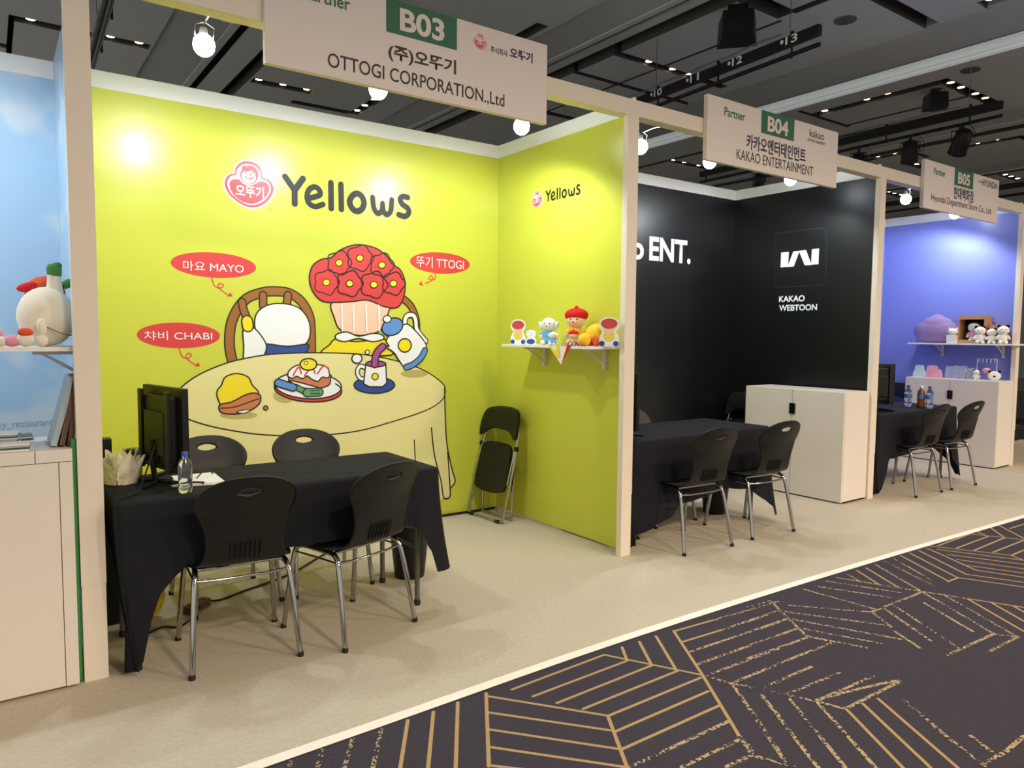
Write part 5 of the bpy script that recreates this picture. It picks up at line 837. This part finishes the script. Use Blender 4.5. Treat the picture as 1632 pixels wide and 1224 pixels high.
for pts, where, grp in (([(.525, 10.40), (1.343, 10.40), (1.66, 10.40)], 'in the ceiling trough above the left post', 'downlights above the left post'),
    ([(.18, 11.466)], 'at the left edge just above the sky blue back wall', 'downlights above the left post'),
    ([(3.275, 10.86), (3.62, 10.86), (3.974, 10.86)], 'in the ceiling trough left below the B03 sign', 'downlights below the B03 sign'),
    ([(4.96, 10.68), (4.99, 11.05), (5.0, 11.37)], 'in the short ceiling trough under the middle of the B03 sign', 'downlights below the B03 sign'),
    ([(7.209, 7.03), (7.665, 7.03), (7.983, 7.03)], 'in the ceiling trough behind the numbered rail', 'downlights behind the numbered rail'),
    ([(11.0, 6.843), (10.97, 6.143), (10.95, 5.822)], 'in the long ceiling trough above the B04 sign', 'downlights above the B04 sign'),
    ([(11.206, 5.05), (11.531, 5.05), (11.996, 5.05), (12.327, 5.05)], 'in the ceiling trough near the end of the spotlight rail', 'downlights near the spotlight rail'),
    ([(14.6, 7.903), (14.6, 7.571)], 'in the far trough left of the hanging spotlights', 'far downlights'), ([(15.519, 7.74), (15.877, 7.74)], 'in the far trough just left of the B05 sign', 'far downlights'),
    ([(15.05, 6.266), (15.04, 5.939)], 'in the far trough right of the tilted spotlight', 'far downlights'), ([(18.4, 7.05), (18.7, 7.05), (19.05, 7.05)], 'in the far trough above the right end of the B05 sign', 'far downlights'),
    ([(11.61, 10.565), (11.944, 10.565), (12.394, 10.565), (12.782, 10.565)], 'in the trough seen through the black booth opening', 'downlights seen through the black booth'),
    ([(18.338, 9.6), (18.632, 9.6), (18.944, 9.6)], 'in the trough seen beside the black booth right post', 'downlights seen beside the right post'), ([(8.79, 3.6)], 'alone at the top right edge of the view', 'lone downlight')):
    for k, (x, y) in enumerate(pts): downlight(x, y, '%s downlight %s' % (ORD[k] if len(pts) > 1 else 'single', where), grp)
downlight(6.855, 7.03, 'unlit downlight at the left end of the trough behind the numbered rail', 'downlights behind the numbered rail', False); downlight(11.0, 6.52, 'unlit downlight in the long trough above the B04 sign', 'downlights above the B04 sign', False)
for hx, hy in HALL: pass
for x, y, l in ((7.99, 4.76, 'round grey ceiling disc right of the end of the numbered rail'), (10.79, 4.62, 'round grey ceiling disc above the spotlight rail')):
    b = MB(); b.lathe([(.12, 0), (.118, -.012), (.0, -.014)], 'disc_grey', 24); tag(b.build('ceiling_disc', None, (x, y, 4.999)), l, 'ceiling speaker', 'round ceiling discs')
def ceiling_speaker(x, y, z, rz, label, s=1.0):
    t = thing('ceiling_loudspeaker', label, 'loudspeaker', (x, y, z), rz, 'black ceiling loudspeakers'); b = MB()
    lo = [(-.20,-.22,0),(.20,-.22,0),(.26,.20,0),(-.26,.20,0)]; hi = [(-.19,-.21,.34),(.19,-.21,.34),(.24,.19,.34),(-.24,.19,.34)]
    b.add([Vector(p)*s for p in lo+hi], [(0,3,2,1),(4,5,6,7),(0,1,5,4),(1,2,6,5),(2,3,7,6),(3,0,4,7)], 'black_metal'); b.build('cabinet', t)
    b = MB(); b.rbox(-.13*s, .13*s, -.08*s, .08*s, .34*s, 5.0-z, 'black_metal', .004); b.build('bracket', t); b = MB(); b.box(-.15*s, .15*s, -.2225*s, -.2205*s, .03*s, .33*s, 'black_gloss'); b.build('grille', t); return t
ceiling_speaker(6.74, 5.26, 4.62, R(-50), 'black loudspeaker hanging from the ceiling above the numbered rail', .82)
ceiling_speaker(11.25, 5.25, 4.72, R(-50), 'black loudspeaker partly hidden behind the spotlight rail', .62)

# lighting rails hung below the ceiling
def rail(a, c, label, marks=(), drop=.085, hangers=5, hgt=.062):
    a, c = Vector(a), Vector(c); d = c-a; L = d.length; t = thing('lighting_rail', label, 'rail', a, math.atan2(d.y, d.x), 'black lighting rails')
    b = MB(); b.rbox(0, L, -.03, .03, -hgt, hgt*.6, 'black_metal', .004); b.build('channel', t)
    b = MB(); b.tube([(.0, 0, -hgt-drop), (L, 0, -hgt-drop)], .022, 'black_metal', 10); b.build('pipe', t)
    for k in range(hangers):
        x = L*(.08+.9*k/max(1, hangers-1)); b = MB(); b.tube([(x, -.035, -hgt-drop-.02), (x, -.035, .07)], .011, 'black_metal', 8); b.ell((x, -.035, .08), (.022,)*3, 'black_metal', 10); b.build('clamp', t)
        if k % 2 == 0: b = MB(); b.tube([(x, 0, .05), (x, 0, 5.0-a.z)], .004, 'steel', 6); b.build('hanger_wire', t)
    b = MB(); b.tube(crom([(L*(.1+.08*k), .03, .075+.015*(k % 2)) for k in range(11)], False, 3), .008, 'steel', 6); b.build('chain', t)
    U = Vector((-1, 0, 0)); fr = (Vector((0, .0305, 0)), U, Vector((0,0,1)), Vector((0, 1, 0)))
    for txt, x in marks: letters(txt, fr, (-x-.07, -.045, -x+.07, .035), 'white', 'number', t, .02, .001); b = MB(); b.lathe([(.02, 0), (.02, .003)], 'white', 14, (x+.11, .031, -.002), Matrix.Rotation(R(-90), 3, 'X')); b.build('socket', t)
    return t
rail((6.522, 4.137, 4.35), (6.84, 8.4, 4.35), 'black lighting rail marked with numbers 10 to 13 under the ceiling', (('13', .30), ('12', .98), ('11', 1.60), ('10', 2.20)))
rail((10.398, 4.058, 4.35), (10.60, 9.0, 4.35), 'black lighting rail carrying the hanging spotlights above the B05 sign', (), .085)
rail((.93, 6.4, 4.35), (1.02, 9.6, 4.35), 'black lighting rail beside the left post', (), .05, 4)
rail((16.0, 5.2, 4.35), (16.2, 9.0, 4.35), 'black lighting rail at the far right above the violet booth', (), .12)
def stage_light(loc, tilt, pan, label, s=1.0):
    t = thing('stage_light', label, 'stage light', loc, pan, 'black stage spotlights'); q = Matrix.Rotation(tilt, 3, 'X')
    b = MB(); b.lathe([(r_*s, z*s) for r_, z in ((.055, .14), (.085, .12), (.092, .0), (.098, -.13), (.10, -.14), (.085, -.14), (.075, -.08), (0, -.07))], 'black_metal', 18, (0, 0, -.12), q); b.build('can', t)
    b = MB(); b.tube([q @ Vector((-.105*s, 0, 0)) + Vector((0, 0, -.12)), (-.11*s, 0, .02), (.11*s, 0, .02), q @ Vector((.105*s, 0, 0)) + Vector((0, 0, -.12))], .008, 'black_metal', 8); b.build('yoke', t)
    b = MB(); b.rbox(-.02, .02, -.03, .03, .02, .095, 'black_metal', .004); b.build('hook_clamp', t)
    b = MB(); b.tube(crom([(.09*s, .0, -.05), (.16, .02, -.12), (.17, .0, .0), (.1, 0, .1)], False, 4), .004, 'black_plastic', 6); b.build('cable', t); return t
stage_light((10.42, 4.53, 4.10), R(38), R(-40), 'tilted black stage spotlight near the end of the spotlight rail', 1.15)
stage_light((10.45, 5.20, 4.10), R(8), R(-60), 'upright black stage spotlight hanging left of the tilted one', 1.1)
stage_light((10.475, 5.95, 4.10), R(10), R(-60), 'black stage spotlight half hidden behind the front beam')
stage_light((10.53, 7.7, 4.10), R(30), R(-40), 'black stage spotlight seen through the black booth opening')
